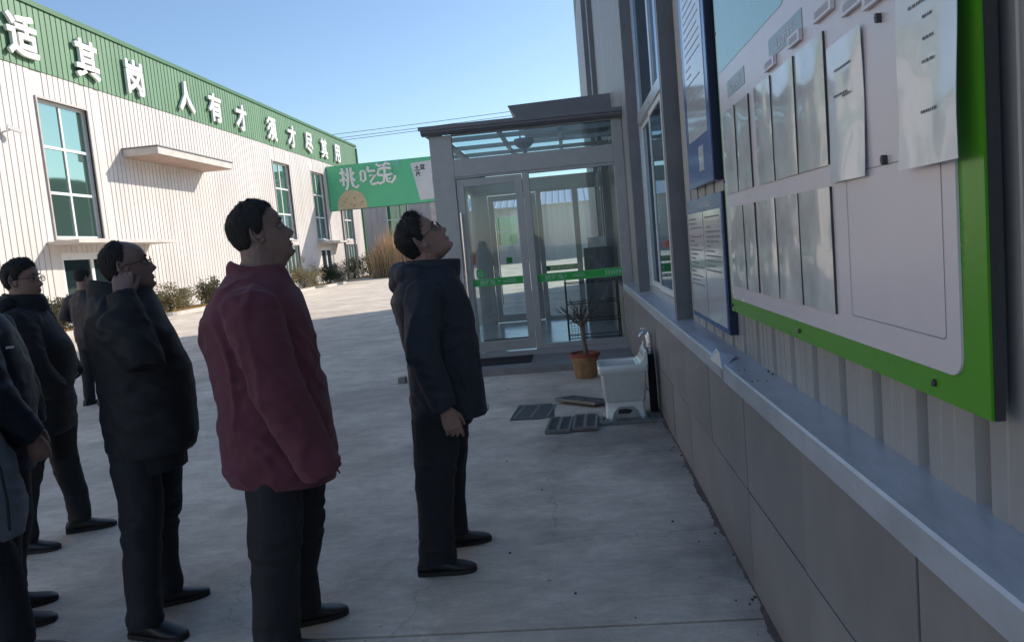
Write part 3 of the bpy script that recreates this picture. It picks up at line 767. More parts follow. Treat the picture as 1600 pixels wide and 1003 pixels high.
MB().box(-.665, -.64, 12.3, 12.34, 3.208, 3.46).box(-.665, -.64, 14.1, 14.14, 3.208, 3.46).build('canopy_strut', 'porch', GP)
lamp = thing('ceiling_fan', (-.55, 11.3, 2.88), 'dark ceiling fan hanging under the porch glass roof', 'ceiling fan')
MB().lathe([(.02, .22), (.14, .21), (.15, .15), (.09, .09), (.03, .07), (.025, -.02), (.10, -.03), (.11, -.06), (.03, -.09)], 20, (-.55, 11.295, 2.88)).build('motor_hub', 'porch_roof', lamp, smooth=True)
for k in range(3):
    a = R_(20+120*k); d = Vector((math.cos(a), math.sin(a), 0)); n_ = Vector((-d.y, d.x, 0)); c = Vector((-.55, 11.295, 2.835))
    MB().add([c+d*.1-n_*.03+Vector((0, 0, .008)), c+d*.5-n_*.06+Vector((0, 0, .018)), c+d*.5+n_*.06-Vector((0, 0, .006)), c+d*.1+n_*.03-Vector((0, 0, .004)),
              c+d*.1-n_*.03, c+d*.5-n_*.06+Vector((0, 0, .01)), c+d*.5+n_*.06-Vector((0, 0, .014)), c+d*.1+n_*.03-Vector((0, 0, .012))],
             [(0, 1, 2, 3), (7, 6, 5, 4), (0, 4, 5, 1), (1, 5, 6, 2), (2, 6, 7, 3), (3, 7, 4, 0)]).build('fan_blade', 'porch_roof', lamp)
# mats
setp(MB().box(-1.45, -.62, 9.62, 10.22, .089, .10).build('door_mat', 'mat_black', loc=(-1.0, 9.9, .09)), 'thin black door mat lying on the porch step', 'door mat')
setp(MB().box(-1.42, -.62, 10.55, 11.7, FZ+.001, FZ+.012).build('door_mat', 'mat_black', loc=(-1.0, 11.1, .16)), 'dark mat inside the porch behind the closed door leaf', 'door mat')
# wire rack and cabinet inside the porch
RK = thing('wire_rack', (.3, 10.9, FZ), 'black wire shelf rack behind the right porch pane', 'rack')
x0, x1, y0, y1 = -.12, .60, 10.62, 11.02
for x in (x0, x1):
    for y in (y0, y1): MB().tube([(x, y, FZ), (x, y, 1.02)], .011, 6).build('upright', 'black', RK)
for z in (.22, .45, .70, .98):
    s = MB()
    s.bar((x0, y0, z), (x1, y0, z), .014).bar((x0, y1, z), (x1, y1, z), .014).bar((x0, y0, z), (x0, y1, z), .014).bar((x1, y0, z), (x1, y1, z), .014)
    for i in range(1, 12): s.bar((x0+(x1-x0)*i/12, y0, z), (x0+(x1-x0)*i/12, y1, z), .006)
    s.build('wire_shelf', 'black', RK)
s = MB()
for i in range(1, 7): s.bar((x0, y0, .22+.035*i), (x0+.22, y0, .22+.035*i), .005)
for i in range(1, 6): s.bar((x0+.22*i/5, y0, .22), (x0+.22*i/5, y0, .46), .005)
s.build('wire_basket', 'black', RK)
CB = thing('cabinet', (.35, 13.6, FZ), 'grey office cabinet standing at the back right of the porch', 'cabinet')
MB().box(.22, .72, 13.5, 13.95, FZ+.001, 1.42).build('cabinet_body', 'cabinet', CB, bevel=.008)
MB().box(.24, .465, 13.485, 13.499, FZ+.05, 1.38).build('cabinet_door', 'cabinet', CB); MB().box(.475, .70, 13.485, 13.499, FZ+.05, 1.38).build('cabinet_door', 'cabinet', CB)
setp(MB().box(.3, .62, 13.55, 13.9, 1.421, 1.60).build('carton', 'sheet_white', loc=(.46, 13.7, 1.421), bevel=.005), 'pale carton resting on the grey cabinet in the porch', 'carton')

# ------------------------------------------------------------------ potted plant, sink, drain covers
PP = thing('potted_plant', (.06, 8.75, 0), 'bare little tree in a terracotta pot before the porch', 'potted plant')
pot = MB().lathe([(.10, .0), (.115, .0), (.125, .03), (.132, .06), (.155, .24), (.16, .255), (.155, .27), (.14, .262), (.135, .24), (.02, .238)], 32).build('pot', 'terracotta', PP, smooth=True, local=True)
MB().lathe([(.160, .248), (.176, .25), (.178, .285), (.170, .292), (.154, .286), (.15, .25)], 32).build('pot_rim', 'terra_rim', pot, smooth=True, local=True)
MB().lathe([(.01, .255), (.149, .25), (.151, .244)], 24).build('soil', 'soil', PP, local=True)
trunk = [(.02, 0, .22), (.012, .0, .33), (.0, .01, .45), (-.008, 0, .56), (-.012, 0, .66)]
MB().tube(trunk, [.03, .026, .024, .022, .02], 10).build('trunk', 'bark', PP, smooth=True, local=True)
br = random.Random(3)
for k in range(20):
    a = 2*math.pi*k/20+br.uniform(-.3, .3); m = MB(); L = br.uniform(.24, .42); e = br.uniform(.25, 1.2)
    p = Vector((-.012, 0, br.uniform(.55, .66))); d = Vector((math.cos(a)*math.cos(e), math.sin(a)*math.cos(e), math.sin(e)))
    pts = [p.copy()]; 
    for i in range(4):
        d = (d+Vector((br.uniform(-.3, .3), br.uniform(-.3, .3), br.uniform(-.1, .35)))).normalized(); p = p+d*L/4; pts.append(p.copy())
    m.tube(pts, [.008, .006, .005, .0035, .0018], 6)
    for i in (1, 2, 3, 3):
        q = pts[i]; dd = (d+Vector((br.uniform(-1, 1), br.uniform(-1, 1), br.uniform(-.2, .8)))).normalized()
        m.tube([q, q+dd*.05, q+dd*.1+Vector((0, 0, .015))], [.0035, .0025, .0012], 5)
    m.build('branch', 'twig', PP, local=True)
SK = thing('utility_sink', (.36, 6.72, 0), 'white ceramic mop sink on a flared base beside the wall', 'sink')
def rbox(cx, cy, hx, hy, z, r=.03, n=4):
    return [(p[0], p[1], z) for p in rrect(cx-hx, cx+hx, cy-hy, cy+hy, r, n)]
bs = MB().loft([rbox(0, 0, .185, .17, 0), rbox(0, 0, .172, .16, .03), rbox(0, 0, .165, .155, .155)])
bs.build('sink_base', 'ceramic', SK, smooth=True, local=True)
MB().prism([(-.125, .0), (.125, .0), (.105, .07), (.06, .115), (-.06, .115), (-.105, .07)], 'y', -.1765, -.13).build('recess_shade', 'sink_shadow', SK, local=True)  # solid grey plate on the base front, coloured as the shade of a recess
MB().prism([(-.07, .06), (.03, .055), (.06, .085), (.0, .10), (-.06, .095)], 'y', -.179, -.1768).build('hole_shade', 'black', SK, local=True)  # black plate over it, the deepest shade of the recess as colour
bz = MB().loft([rbox(0, 0, .168, .158, .157), rbox(0, 0, .176, .165, .165), rbox(0, 0, .196, .185, .40), rbox(0, 0, .212, .20, .412), rbox(0, 0, .215, .203, .47),
                rbox(0, 0, .208, .196, .482), rbox(0, 0, .18, .168, .478), rbox(0, 0, .155, .145, .25), rbox(0, 0, .12, .11, .23)])
bz.build('basin', 'ceramic', SK, smooth=True, local=True, angle=50)
MB().prism([(.11, .474), (.15, .49), (.175, .53), (.185, .575), (.20, .59), (.213, .585), (.215, .474)], 'y', -.196, .196).build('splashback', 'ceramic', SK, local=True, bevel=.008)
FT = thing('water_tap', (.625, 6.8, 0), 'chrome tap on a foil-wrapped pipe standing behind the white sink', 'tap')
MB().tube([(.625, 6.8, 0), (.625, 6.8, .3), (.62, 6.8, .52)], [.036, .036, .033], 12).build('pipe_sleeve', 'black_pipe', FT)
MB().tube([(.62, 6.8, .5), (.617, 6.8, .55), (.622, 6.8, .62), (.617, 6.8, .68), (.612, 6.8, .715)], [.03, .034, .028, .033, .022], 12).build('foil_wrap', 'chrome', FT, smooth=True)
MB().tube([(.62, 6.8, .705), (.585, 6.79, .715), (.55, 6.78, .705), (.535, 6.775, .68)], [.017, .017, .014, .011], 10).build('spout', 'chrome', FT, smooth=True)
MB().tube([(.58, 6.79, .72), (.575, 6.79, .745)], .008, 8).bar((.545, 6.79, .748), (.60, 6.79, .75), .012, .008).build('tap_lever', 'chrome', FT)
setp(MB().tube([(.575, 6.95, .45), (.577, 6.95, .55), (.58, 6.95, .62)], [.02, .018, .006], 10).build('spray_bottle', 'ceramic', loc=(.577, 6.95, .45)), 'small white bottle on the back of the ceramic sink', 'bottle')
GR = 'cast drain covers around the sink'
BARS = {}
def put_grate(label, loc, rz, w_, l_, nb, tilt=0.):
    nb = 10
    r = thing('drain_cover', loc, label, 'drain cover', GR, rz); r.rotation_euler = (0, tilt, rz)
    t, f, bw = .026, .022, .012
    m = MB().box(-w_/2, w_/2, -l_/2, -l_/2+f, 0, t).box(-w_/2, w_/2, l_/2-f, l_/2, 0, t)
    m.box(-w_/2, -w_/2+f, -l_/2+f, l_/2-f, 0, t).box(w_/2-f, w_/2, -l_/2+f, l_/2-f, 0, t).box(-.014, .014, -l_/2+f, l_/2-f, 0, t)
    m.build('frame', 'iron', r, local=True)
    MB().box(-w_/2+.003, w_/2-.003, -l_/2+.003, l_/2-.003, -.004, -.001).build('slot_shade', 'black', r, local=True)  # black plate added below the bars so the slots look shaded
    L = w_/2-f-.014
    for i in range(nb):
        y = -l_/2+f+(l_-2*f)*(i+.5)/nb
        for sx in (-1, 1):
            if L not in BARS: BARS[L] = MB().box(-L/2, L/2, -bw/2, bw/2, t-.0045, t-.001).build('bar', 'iron', r, local=True); o = BARS[L]
            else: o = BARS[L].copy(); COL.objects.link(o); o.parent = r
            o.location = (sx*(.014+L/2), y, 0)
MB().prism([(-.68, 6.82), (-.40, 6.80), (-.27, 6.86), (-.28, 7.28), (-.31, 7.44), (-.63, 7.46), (-.665, 7.1)], 'z', .0004, .003).build('pit_shade', 'black', yard)  # flat black sheet on the slab, painted shade in place of a hole
put_grate('sunken slotted drain cover lying in its own dark pit', (-.46, 7.13, -.021), R_(-8), .33, .54, 12)
put_grate('left of the two slotted covers side by side before the sink', (-.215, 6.47, .006), R_(-4), .21, .50, 12)
put_grate('right of the two slotted covers side by side before the sink', (.005, 6.49, .01), R_(-3), .21, .50, 12)
put_grate('slotted cover lying askew against the sink\'s left side', (.0, 7.35, .02), R_(48), .26, .52, 12, R_(5))
CH = MB().box(.12, .66, 6.38, 6.43, .001, .024).box(.12, .66, 6.60, 6.65, .001, .024).box(.12, .16, 6.43, 6.60, .001, .024)
for i in range(9): CH.box(.185+i*.055, .21+i*.055, 6.43, 6.60, .001, .021)
setp(CH.build('drain_cover', 'iron', loc=(.4, 6.5, 0)), 'long narrow channel grate running from sink to wall', 'drain cover', GR)
setp(MB().add([(-2.27, 9.28, 0), (-2.17, 9.27, 0), (-2.16, 9.36, 0), (-2.26, 9.37, 0), (-2.265, 9.285, .075), (-2.175, 9.275, .08), (-2.165, 9.355, .08), (-2.255, 9.365, .072)],
     [(3, 2, 1, 0), (4, 5, 6, 7), (0, 1, 5, 4), (1, 2, 6, 5), (2, 3, 7, 6), (3, 0, 4, 7)]).build('brick', 'iron', loc=(-2.22, 9.32, 0), bevel=.006), 'dark little block lying on the concrete left of the porch step', 'brick')

# ------------------------------------------------------------------ green roadside sign
SG = thing('billboard', (-12.7, 58, 0), 'long green billboard with white lettering spanning the yard far end', 'billboard')
MB().box(-17.93, -7.4, 57.9, 58.4, 5.42, 8.78).build('sign_box', 'sign_side', SG)
MB().box(-17.92, -7.41, 57.86, 57.897, 5.43, 8.77).build('sign_face', 'sign_green', SG)
YF = 57.85
lt = []
def stroke(pts, r=.095):
    m = MB(); m.tube([(x, YF-.02, z) for x, z in pts], [(r, r) for _ in pts], 8); return m
# stylised rounded logo drawn as strokes on a 1.45 m cell
def cell(x0, z0, s, strokes):
    for st_ in strokes:
        stroke([(x0+s*a, z0+s*b) for a, b in st_], .072*s).build('logo_stroke', 'letter_white', SG, smooth=True)
cell(-16.95, 7.05, 1.5, [[(.02, .74), (.30, .80)], [(.16, .98), (.18, .5), (.17, .10)], [(.0, .36), (.30, .50)], [(.42, .98), (.44, .5), (.36, .05), (.26, -.10)],
     [(.30, .70), (.42, .58)], [(.30, .34), (.43, .45)], [(.60, .98), (.60, .4), (.66, .08), (.82, -.02), (.95, .10)], [(.76, .76), (.62, .60)], [(.62, .50), (.78, .32)]])
cell(-15.45, 7.12, 1.4, [[(.10, .72), (.10, .30), (.20, .22), (.34, .30), (.34, .72), (.22, .78), (.10, .72)], [(.55, .98), (.48, .76)], [(.50, .74), (.92, .72)], [(.56, .48), (.90, .50), (.60, .14), (.66, .02), (.96, .06)]])
cell(-14.2, 7.05, 1.5, [[(.10, 1.05), (.24, .92), (.36, .98)], [(.40, .92), (.60, 1.04), (.82, .96)], [(.12, .50), (.20, .76), (.50, .84), (.84, .76), (.88, .50), (.5, .44), (.12, .50)], [(.50, .82), (.50, .42)], [(.46, .40), (.40, .14), (.20, .06), (.08, .16)], [(.56, .40), (.60, .14), (.82, .08), (.98, .26), (1.0, .40)], [(.72, .30), (.74, .22)]])
text_mb('®', .55, .03, (-12.45, YF-.012, 8.55), (1, 0, 0), (0, 0, 1)).build('logo_mark', 'board_teal', SG)
dm = MB(); poly = [(-17.35+2.3*(.5-.5*math.cos(math.pi*i/20)), 5.45+1.42*math.sin(math.pi*i/20)**.8) for i in range(21)]
dm.prism(poly, 'y', YF-.012, YF+.004); dk = dm.build('potato_print', 'cookie', SG)
rr = random.Random(5)
for i in range(11):
    x = -16.2+rr.uniform(-.85, .85); z = 5.6+rr.uniform(0, .95)*(1-abs(x+16.2)/1.3); a = rr.uniform(-.5, .5)
    MB().prism([(x-.10, z-.03), (x+.09, z+.0), (x+.10, z+.045), (x-.06, z+.04)], 'y', YF-.018, YF-.0135).build('speckle', 'cookie_dark', dk)
pk = MB().prism([(-11.45, 8.42), (-8.0, 8.60), (-7.7, 5.72), (-10.95, 5.62)], 'y', YF-.012, YF+.004).build('package_print', 'package', SG)
for t, x, z, s_ in (('土', -10.98, 8.02, .42), ('豆', -10.56, 8.05, .42), ('片', -10.93, 7.58, .40)):
    text_mb(t, s_, .006, (x, YF-.018, z), (1, .0, 0), (0, 0, 1), bold=.014).build('package_letter', 'print_black', pk)
text_mb('crisp', .42, .006, (-9.3, YF-.018, 7.62), (1, 0, 0), (0, 0, 1)).build('package_word', 'print_light', pk)
MB().box(-9.9, -8.6, YF-.018, YF-.0135, 6.72, 7.25).build('package_patch', 'pkg_blue', pk)
MB().box(-9.75, -9.0, YF-.018, YF-.0135, 6.28, 6.45).build('package_bar', 'print_black', pk)
for x in (-17.25, -16.45, -8.2): MB().box(x, x+.13, 58.05, 58.18, 0, 5.419).build('sign_post', 'casing', SG)

# ------------------------------------------------------------------ far buildings, car, cables
FB = thing('far_building', (-19, 72, 0), 'pale grey far factory end wall with one window under the billboard', 'building')
cladding(FB, 72, -1, -40, -12.75, 0, 7.6, .6, .05, .09, [(-17.0, -14.9, 3.4, 6.6)], 'clad_far', axis='x')
MB().box(-12.74, -12.2, 71.8, 72.3, 0, 7.6).build('corner_trim', 'plinth_white', FB)
MB().box(-40, -12.2, 71.75, 72.4, 7.602, 7.9).build('parapet_cap', 'trim_green', FB)
fr = MB().box(-17, -16.92, 72.0, 72.08, 3.4, 6.6).box(-14.98, -14.9, 72.0, 72.08, 3.4, 6.6).box(-16.92, -14.98, 72, 72.08, 3.4, 3.5).box(-16.92, -14.98, 72, 72.08, 6.5, 6.6).box(-15.99, -15.91, 71.99, 72.08, 3.5, 6.5).box(-16.92, -14.98, 71.995, 72.08, 4.98, 5.06)
fo = fr.build('window_frame', 'win_white', FB)
for a, b in ((-16.92, -15.99), (-15.91, -14.98)):
    for c, d in ((3.5, 4.98), (5.06, 6.5)): MB().box(a, b, 72.04, 72.05, c, d).build('window_pane', 'win_far', fo)
SH = thing('far_shed', (-3, 74, 0), 'low pale shed with ribbed metal roof seen through the porch glass', 'building')
cladding(SH, 74, -1, -10.5, 6, 0, 5.2, .55, .05, .1, [(-7.1, -4.9, 1.6, 4.5)], 'clad_white', axis='x')
rp = MB(); rp.add([(-10.8, 73.5, 5.15), (6.3, 73.5, 5.15), (6.3, 79, 6.7), (-10.8, 79, 6.7), (-10.8, 73.5, 5.25), (6.3, 73.5, 5.25), (6.3, 79, 6.8), (-10.8, 79, 6.8)],
       [(3, 2, 1, 0), (4, 5, 6, 7), (0, 1, 5, 4), (1, 2, 6, 5), (2, 3, 7, 6), (3, 0, 4, 7)])
rfo = rp.build('roof', 'roof_metal', SH)
rbm = MB()
for i in range(28): rbm.bar((-10.6+i*.62, 73.5, 5.27), (-10.6+i*.62, 79, 6.82), .08, .06)
rbm.build('roof_ribs', 'roof_metal', rfo)
fr = MB().box(-7.1, -7.0, 74, 74.1, 1.6, 4.5).box(-5, -4.9, 74, 74.1, 1.6, 4.5).box(-7, -5, 74, 74.1, 1.6, 1.7).box(-7, -5, 74, 74.1, 4.4, 4.5).box(-6.04, -5.96, 73.98, 74.1, 1.7, 4.4).box(-7, -5, 73.99, 74.1, 3.0, 3.1)
fo = fr.build('window_frame', 'win_white', SH)
for a, b in ((-7, -6.04), (-5.96, -5)):
    for c, d in ((1.7, 3.0), (3.1, 4.4)): MB().box(a, b, 74.05, 74.06, c, d).build('window_pane', 'win_far', fo)
CR = thing('parked_car', (-8.3, 66, 0), 'small red car parked far off, seen through the porch door', 'car')
MB().prism([(-2.05, .32), (-2.08, .62), (-1.95, .82), (-1.0, .92), (1.2, .95), (1.95, .86), (2.05, .6), (2.03, .32)], 'y', -.82, .82).build('car_body', 'car_red', CR, local=True, bevel=.06)
MB().prism([(-1.05, .93), (-.4, 1.40), (.75, 1.43), (1.35, .96)], 'y', -.70, .70).build('cabin', 'car_red', CR, local=True, bevel=.04)
for sgn in (-1, 1):
    MB().prism([(-.85, .97), (-.33, 1.33), (.15, 1.36), (.15, .97)], 'y', sgn*.70, sgn*.712).build('car_window', 'win_dark', CR, local=True)
    MB().prism([(.22, .97), (.22, 1.36), (.7, 1.36), (1.1, .97)], 'y', sgn*.70, sgn*.712).build('car_window', 'win_dark', CR, local=True)
    for x in (-1.3, 1.3):
        wv = MB().tube([(x, sgn*.66, .31), (x, sgn*.84, .31)], .31, 20).build('wheel', 'tyre', CR, local=True)
        MB().tube([(x, sgn*.84, .31), (x, sgn*.848, .31)], .19, 14).build('rim', 'steel', wv, local=True)
for i, (dz, x0, lab) in enumerate(((0, -27.6, 'topmost'), (-.5, -27.3, 'middle'), (-.82, -26.5, 'lowest'))):
    pts = []
    for k in range(25):
        t = k/24; x = -46+66*t; z = 17.0+1.75*t+dz-1.1*4*t*(1-t)*.3
        pts.append((x, 95, z))
    setp(MB().tube(pts, .03, 5).build('power_line', 'black', loc=(-13, 95, 17)), lab+' of three thin power lines crossing the sky', 'power line', 'power lines crossing the sky')

# ------------------------------------------------------------------ planting beds, shrubs, reeds
def bed(y0, y1, x1, label):
    soil = MB().prism(rrect(XL+.05, x1-.12, y0+.12, y1-.12, .5, 5), 'z', -.02, .10)
    o = setp(soil.build('planting_bed', 'bed_grass'), label, kind='structure')
    k = rrect(XL+.05, x1, y0, y1, .6, 5); q = rrect(XL+.05, x1-.12, y0+.12, y1-.12, .5, 5); n = len(k); m = MB()
    v = [(p[0], p[1], -.02) for p in k]+[(p[0], p[1], .15) for p in k]+[(p[0], p[1], .15) for p in q]+[(p[0], p[1], .0) for p in q]; f = []
    for i in range(n):
        j = (i+1) % n
        for a in range(3): f.append((a*n+i, a*n+j, (a+1)*n+j, (a+1)*n+i))
    m.add(v, f); m.build('kerb', 'kerb', o)
    r = random.Random(int(y0)); gm = MB()
    for _ in range(int((y1-y0)*330)):
        x = r.uniform(XL+.2, x1-.2); y = r.uniform(y0+.2, y1-.2); hh = r.uniform(.03, .10); a = r.uniform(0, 6.3); dx, dy = .012*math.cos(a), .012*math.sin(a); lx, ly = r.uniform(-.05, .05), r.uniform(-.05, .05)
        gm.add([(x-dx, y-dy, .1), (x+dx, y+dy, .1), (x+lx, y+ly, .1+hh)], [(0, 1, 2)])
    setp(gm.build('dry_grass', 'straw'), 'short straw-coloured grass in the planting bed along the white hall', kind='stuff')
bed(14.2, 25.6, -16.0, 'near kerbed planting bed along the white hall')
bed(29.6, 47.5, -16.1, 'middle kerbed planting bed along the white hall')
bed(48.6, 53.6, -15.9, 'short kerbed planting bed before the far entrance')
bed(57.8, 68.5, -15.6, 'far kerbed planting bed at the hall corner')
def shrub(x, y, z, rx, rz, n, m, label, seed, leaf=.055):
    r = random.Random(seed); root = thing('shrub', (x, y, z), label, 'shrub', 'shrubs in the planting beds')
    st_ = MB()
    for k in range(9):
        a = r.uniform(0, 6.28); e = r.uniform(.6, 1.4); d = Vector((math.cos(a)*math.cos(e)*rx, math.sin(a)*math.cos(e)*rx, math.sin(e)*rz*1.6))
        st_.tube([Vector((0, 0, -.05)), d*.4, d*.8+Vector((r.uniform(-.05, .05), 0, 0))], [.02, .012, .005], 5)
    st_.build('stems', 'twig', root, local=True)
    lv = MB(); cl = [(Vector((r.gauss(0, .5)*rx, r.gauss(0, .5)*rx, rz*(.9+r.gauss(0, .42)))), r.uniform(.18, .34)) for _ in range(60)]
    for _ in range(int(n*2.2)):
        c, s_ = r.choice(cl); p = c+Vector((r.gauss(0, s_*.5*rx*1.3), r.gauss(0, s_*.5*rx*1.3), r.gauss(0, s_*.5*rz*1.3)))
        if p.z < .08: continue
        a = Vector((r.uniform(-1, 1), r.uniform(-1, 1), r.uniform(-1, 1))).normalized()*leaf*r.uniform(.6, 1.3); b = a.orthogonal().normalized()*leaf*r.uniform(.3, .55)
        lv.add([p-a, p+b, p+a, p-b], [(0, 1, 2, 3)])
    lv.build('foliage', m, root, local=True)
shrub(-16.9, 24.0, .1, .85, .62, 1500, 'leaf_olv', 'olive shrub by the near entrance door of the white hall', 1)
shrub(-16.9, 30.9, .1, .80, .58, 1700, 'leaf_yel', 'broad yellowish shrub right behind the man in the dark leather jacket', 2)
shrub(-16.9, 34.6, .1, .52, .66, 1200, 'leaf_olv', 'sparse olive shrub left of the maroon jacket', 3)
shrub(-16.9, 47.2, .1, .95, .75, 1500, 'leaf_yel', 'yellow-green shrub just right of the maroon-jacketed man', 4)
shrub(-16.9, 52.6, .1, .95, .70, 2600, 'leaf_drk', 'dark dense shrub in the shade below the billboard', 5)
shrub(-16.9, 59.0, .1, .95, .85, 1500, 'leaf_olv', 'twiggy shrub at the corner of the white hall', 6)
shrub(-16.3, 63.5, .1, 1.25, 1.10, 2400, 'leaf_yel', 'largest roundest shrub, before the dry reeds', 7, .07)
rd = MB(); r = random.Random(11)
for _ in range(6500):
    x = r.uniform(-15.6, -8.4); y = r.uniform(59.3, 62.2)
    hh = min(r.gauss(2.0, .5)+abs(r.gauss(0, .35)), 3.6)*(.9+.1*math.sin(x*2.1))*(1+.28*math.exp(-((x+14.3)/1.3)**2)); a = r.uniform(0, 6.3); wd = r.uniform(.008, .022)
    dx, dy = wd*math.cos(a), wd*math.sin(a); lx, ly = r.gauss(0, .34), r.gauss(0, .3)
    rd.add([(x-dx, y-dy, 0), (x+dx, y+dy, 0), (x+lx*.5+dx, y+ly*.5+dy, hh*.6), (x+lx, y+ly, hh), (x+lx*.5-dx, y+ly*.5-dy, hh*.6)], [(0, 1, 2, 3, 4)])
setp(rd.build('dry_reeds', 'reed'), 'mass of dry tan reeds below the billboard', kind='stuff')

# ------------------------------------------------------------------ people
def remesh(mb, voxel, smooth_it=0):
    me = bpy.data.meshes.new('tmp'); me.from_pydata(mb.v, [], mb.f)
    bm = bmesh.new(); bm.from_mesh(me); bmesh.ops.recalc_face_normals(bm, faces=bm.faces); bm.to_mesh(me); bm.free()
    o = bpy.data.objects.new('tmp', me); COL.objects.link(o)
    md = o.modifiers.new('r', 'REMESH'); md.mode = 'VOXEL'; md.voxel_size = voxel; md.use_smooth_shade = True
    if smooth_it:
        sm = o.modifiers.new('s', 'SMOOTH'); sm.iterations = smooth_it; sm.factor = .5
    dg = bpy.context.evaluated_depsgraph_get(); out = bpy.data.meshes.new_from_object(o.evaluated_get(dg))
    bpy.data.objects.remove(o); bpy.data.meshes.remove(me)
    return out
def getnp(me):
    n = len(me.vertices); v = np.empty(n*3, np.float32); nn = np.empty(n*3, np.float32)
    me.vertices.foreach_get('co', v); me.vertices.foreach_get('normal', nn); return v.reshape(-1, 3).astype(float), nn.reshape(-1, 3).astype(float)
def displace(me, fn, relax=0):
    v, n = getnp(me); d = fn(v)
    if relax:
        ne = len(me.edges); e = np.empty(ne*2, np.int32); me.edges.foreach_get('vertices', e); e = e.reshape(-1, 2)
        cnt = np.bincount(e.ravel(), minlength=len(v)).astype(float)
        for _ in range(relax):
            a = np.bincount(e[:, 0], d[e[:, 1]], len(v))+np.bincount(e[:, 1], d[e[:, 0]], len(v)); d = .4*d+.6*a/np.maximum(cnt, 1)
    v = v + n*d[:, None]; me.vertices.foreach_set('co', v.astype(np.float32).ravel()); me.update()
def addmesh(name, me, m, parent):
    me.materials.clear(); me.materials.append(MATS[m]); me.name = name
    me.polygons.foreach_set('use_smooth', [True]*len(me.polygons))
    me.set_sharp_from_angle(angle=R_(70))
    o = bpy.data.objects.new(name, me); COL.objects.link(o); o.parent = parent; return o
def ell(cx, cy, z, a, b, n=28, e=2.3, tx=0., ty=0.):
    """horizontal superellipse ring; tx tilts it fore-aft"""
    out = []
    for k in range(n):
        t = 2*math.pi*k/n; c, s = math.cos(t), math.sin(t)
        x = a*math.copysign(abs(c)**(2/e), c); y = b*math.copysign(abs(s)**(2/e), s)
        out.append((cx+x, cy+y, z+tx*x))
    return out
def interp(tab, z):
    tab = sorted(tab); zs = [t[0] for t in tab]
    return [float(np.interp(z, zs, [t[i] for t in tab])) for i in range(1, len(tab[0]))]

# head: profile tables (z, front, back, half width) in metres, origin between the ears
HEADT = [(-.118, .060, .005, .012), (-.112, .078, -.01, .026), (-.10, .086, -.03, .040), (-.085, .086, -.052, .050), (-.065, .086, -.066, .058), (-.045, .086, -.076, .064),
         (-.02, .086, -.087, .070), (0, .084, -.094, .073), (.02, .088, -.098, .075), (.035, .092, -.099, .076), (.055, .090, -.096, .0755), (.075, .080, -.086, .071), (.09, .066, -.073, .062),
         (.105, .042, -.050, .046), (.113, .022, -.032, .03), (.119, .002, -.012, .01)]
def head_pts(nz=60, nt=80, hair=None, seed=0):
    zs = np.concatenate([-.118+(.237)*(.5-.5*np.cos(np.linspace(.02, math.pi-.02, nz)))])
    T = np.array(HEADT); col = lambda i: np.interp(zs, T[:, 0], T[:, i])
    k = np.array([.25, .5, .25])
    def sm(a):
        for _ in range(2):
            b = a.copy(); b[1:-1] = np.convolve(a, k, 'valid'); a = b
        return a
    xf, xb, hw = sm(col(1)), sm(col(2)), sm(col(3))
    t = np.linspace(0, 2*math.pi, nt, endpoint=False); c, s = np.cos(t), np.sin(t)
    e = 2.15
    X = ((xf+xb)/2)[:, None]+((xf-xb)/2)[:, None]*np.sign(c)*np.abs(c)**(2/e)
    Y = hw[:, None]*np.sign(s)*np.abs(s)**(2/e); Z = np.repeat(zs[:, None], nt, 1)
    front = (c > 0).astype(float)[None, :]
    G = lambda q, m, w_: np.exp(-((q-m)/w_)**2)
    if hair is None:
        dx = np.zeros_like(X)
        nose = np.interp(zs, [-.056, -.048, -.042, -.034, -.022, -.005, .012, .024], [0, .010, .026, .031, .024, .014, .005, 0])[:, None]
        nw = np.interp(zs, [-.05, -.035, -.015, .015], [.0165, .0165, .011, .0085])[:, None]
        dx += nose*np.exp(-(np.abs(Y)/nw)**2.4)
        dx += .010*G(np.abs(Y), .016, .006)*G(Z, -.042, .008)*.8
        dx += -.013*G(np.abs(Y), .031, .015)*G(Z, .002, .013)
        dx += .005*G(np.abs(Y), .028, .02)*G(Z, .022, .008)
        dx += (.006*G(Z, -.062, .0055)+.006*G(Z, -.075, .006)-.002*G(Z, -.0685, .0025))*np.exp(-(Y/.021)**2)
        dx += -.004*G(Z, -.086, .006)*np.exp(-(Y/.025)**2)+.007*G(Z, -.102, .012)*np.exp(-(Y/.022)**2)
        dx += .004*G(np.abs(Y), .045, .018)*G(Z, -.022, .02)
        X = X+dx*front
    else:
        ang = np.degrees(np.minimum(t, 2*math.pi-t))
        line = np.interp(ang, [0, 35, 55, 68, 78, 90, 100, 112, 130, 180], hair['line'])
        P0 = np.stack([X, Y, Z], -1).reshape(-1, 3)
        d = Z-line[None, :]+vnoise(P0, (70, 70, 40), seed+2).reshape(X.shape)*.009
        th = hair['thick']*(np.interp(Z, [-.08, -.02, .06, .12], [.35, .7, 1.0, 1.15]))
        P = np.stack([X, Y, Z], -1).reshape(-1, 3)
        nz_ = vnoise(P, (60, 60, 30), seed).reshape(X.shape)*.30+vnoise(P, (150, 150, 60), seed+1).reshape(X.shape)*.25
        off = np.where(d > 0, th*np.clip(d/.03, 0, 1)**.7*(1+nz_), -.008)
        q = hair.get('quiff', 0)
        off = off+q*G(Z, .098, .022)*np.exp(-((ang[None, :]-8)/42)**2)*np.clip(d/.012, 0, 1)*(1+nz_)
        L = np.sqrt(X**2+Y**2+(Z-.01)**2)+1e-6
        X = X+X/L*off; Y = Y+Y/L*off; Z = Z+(Z-.01)/L*off
    return np.stack([X, Y, Z], -1)
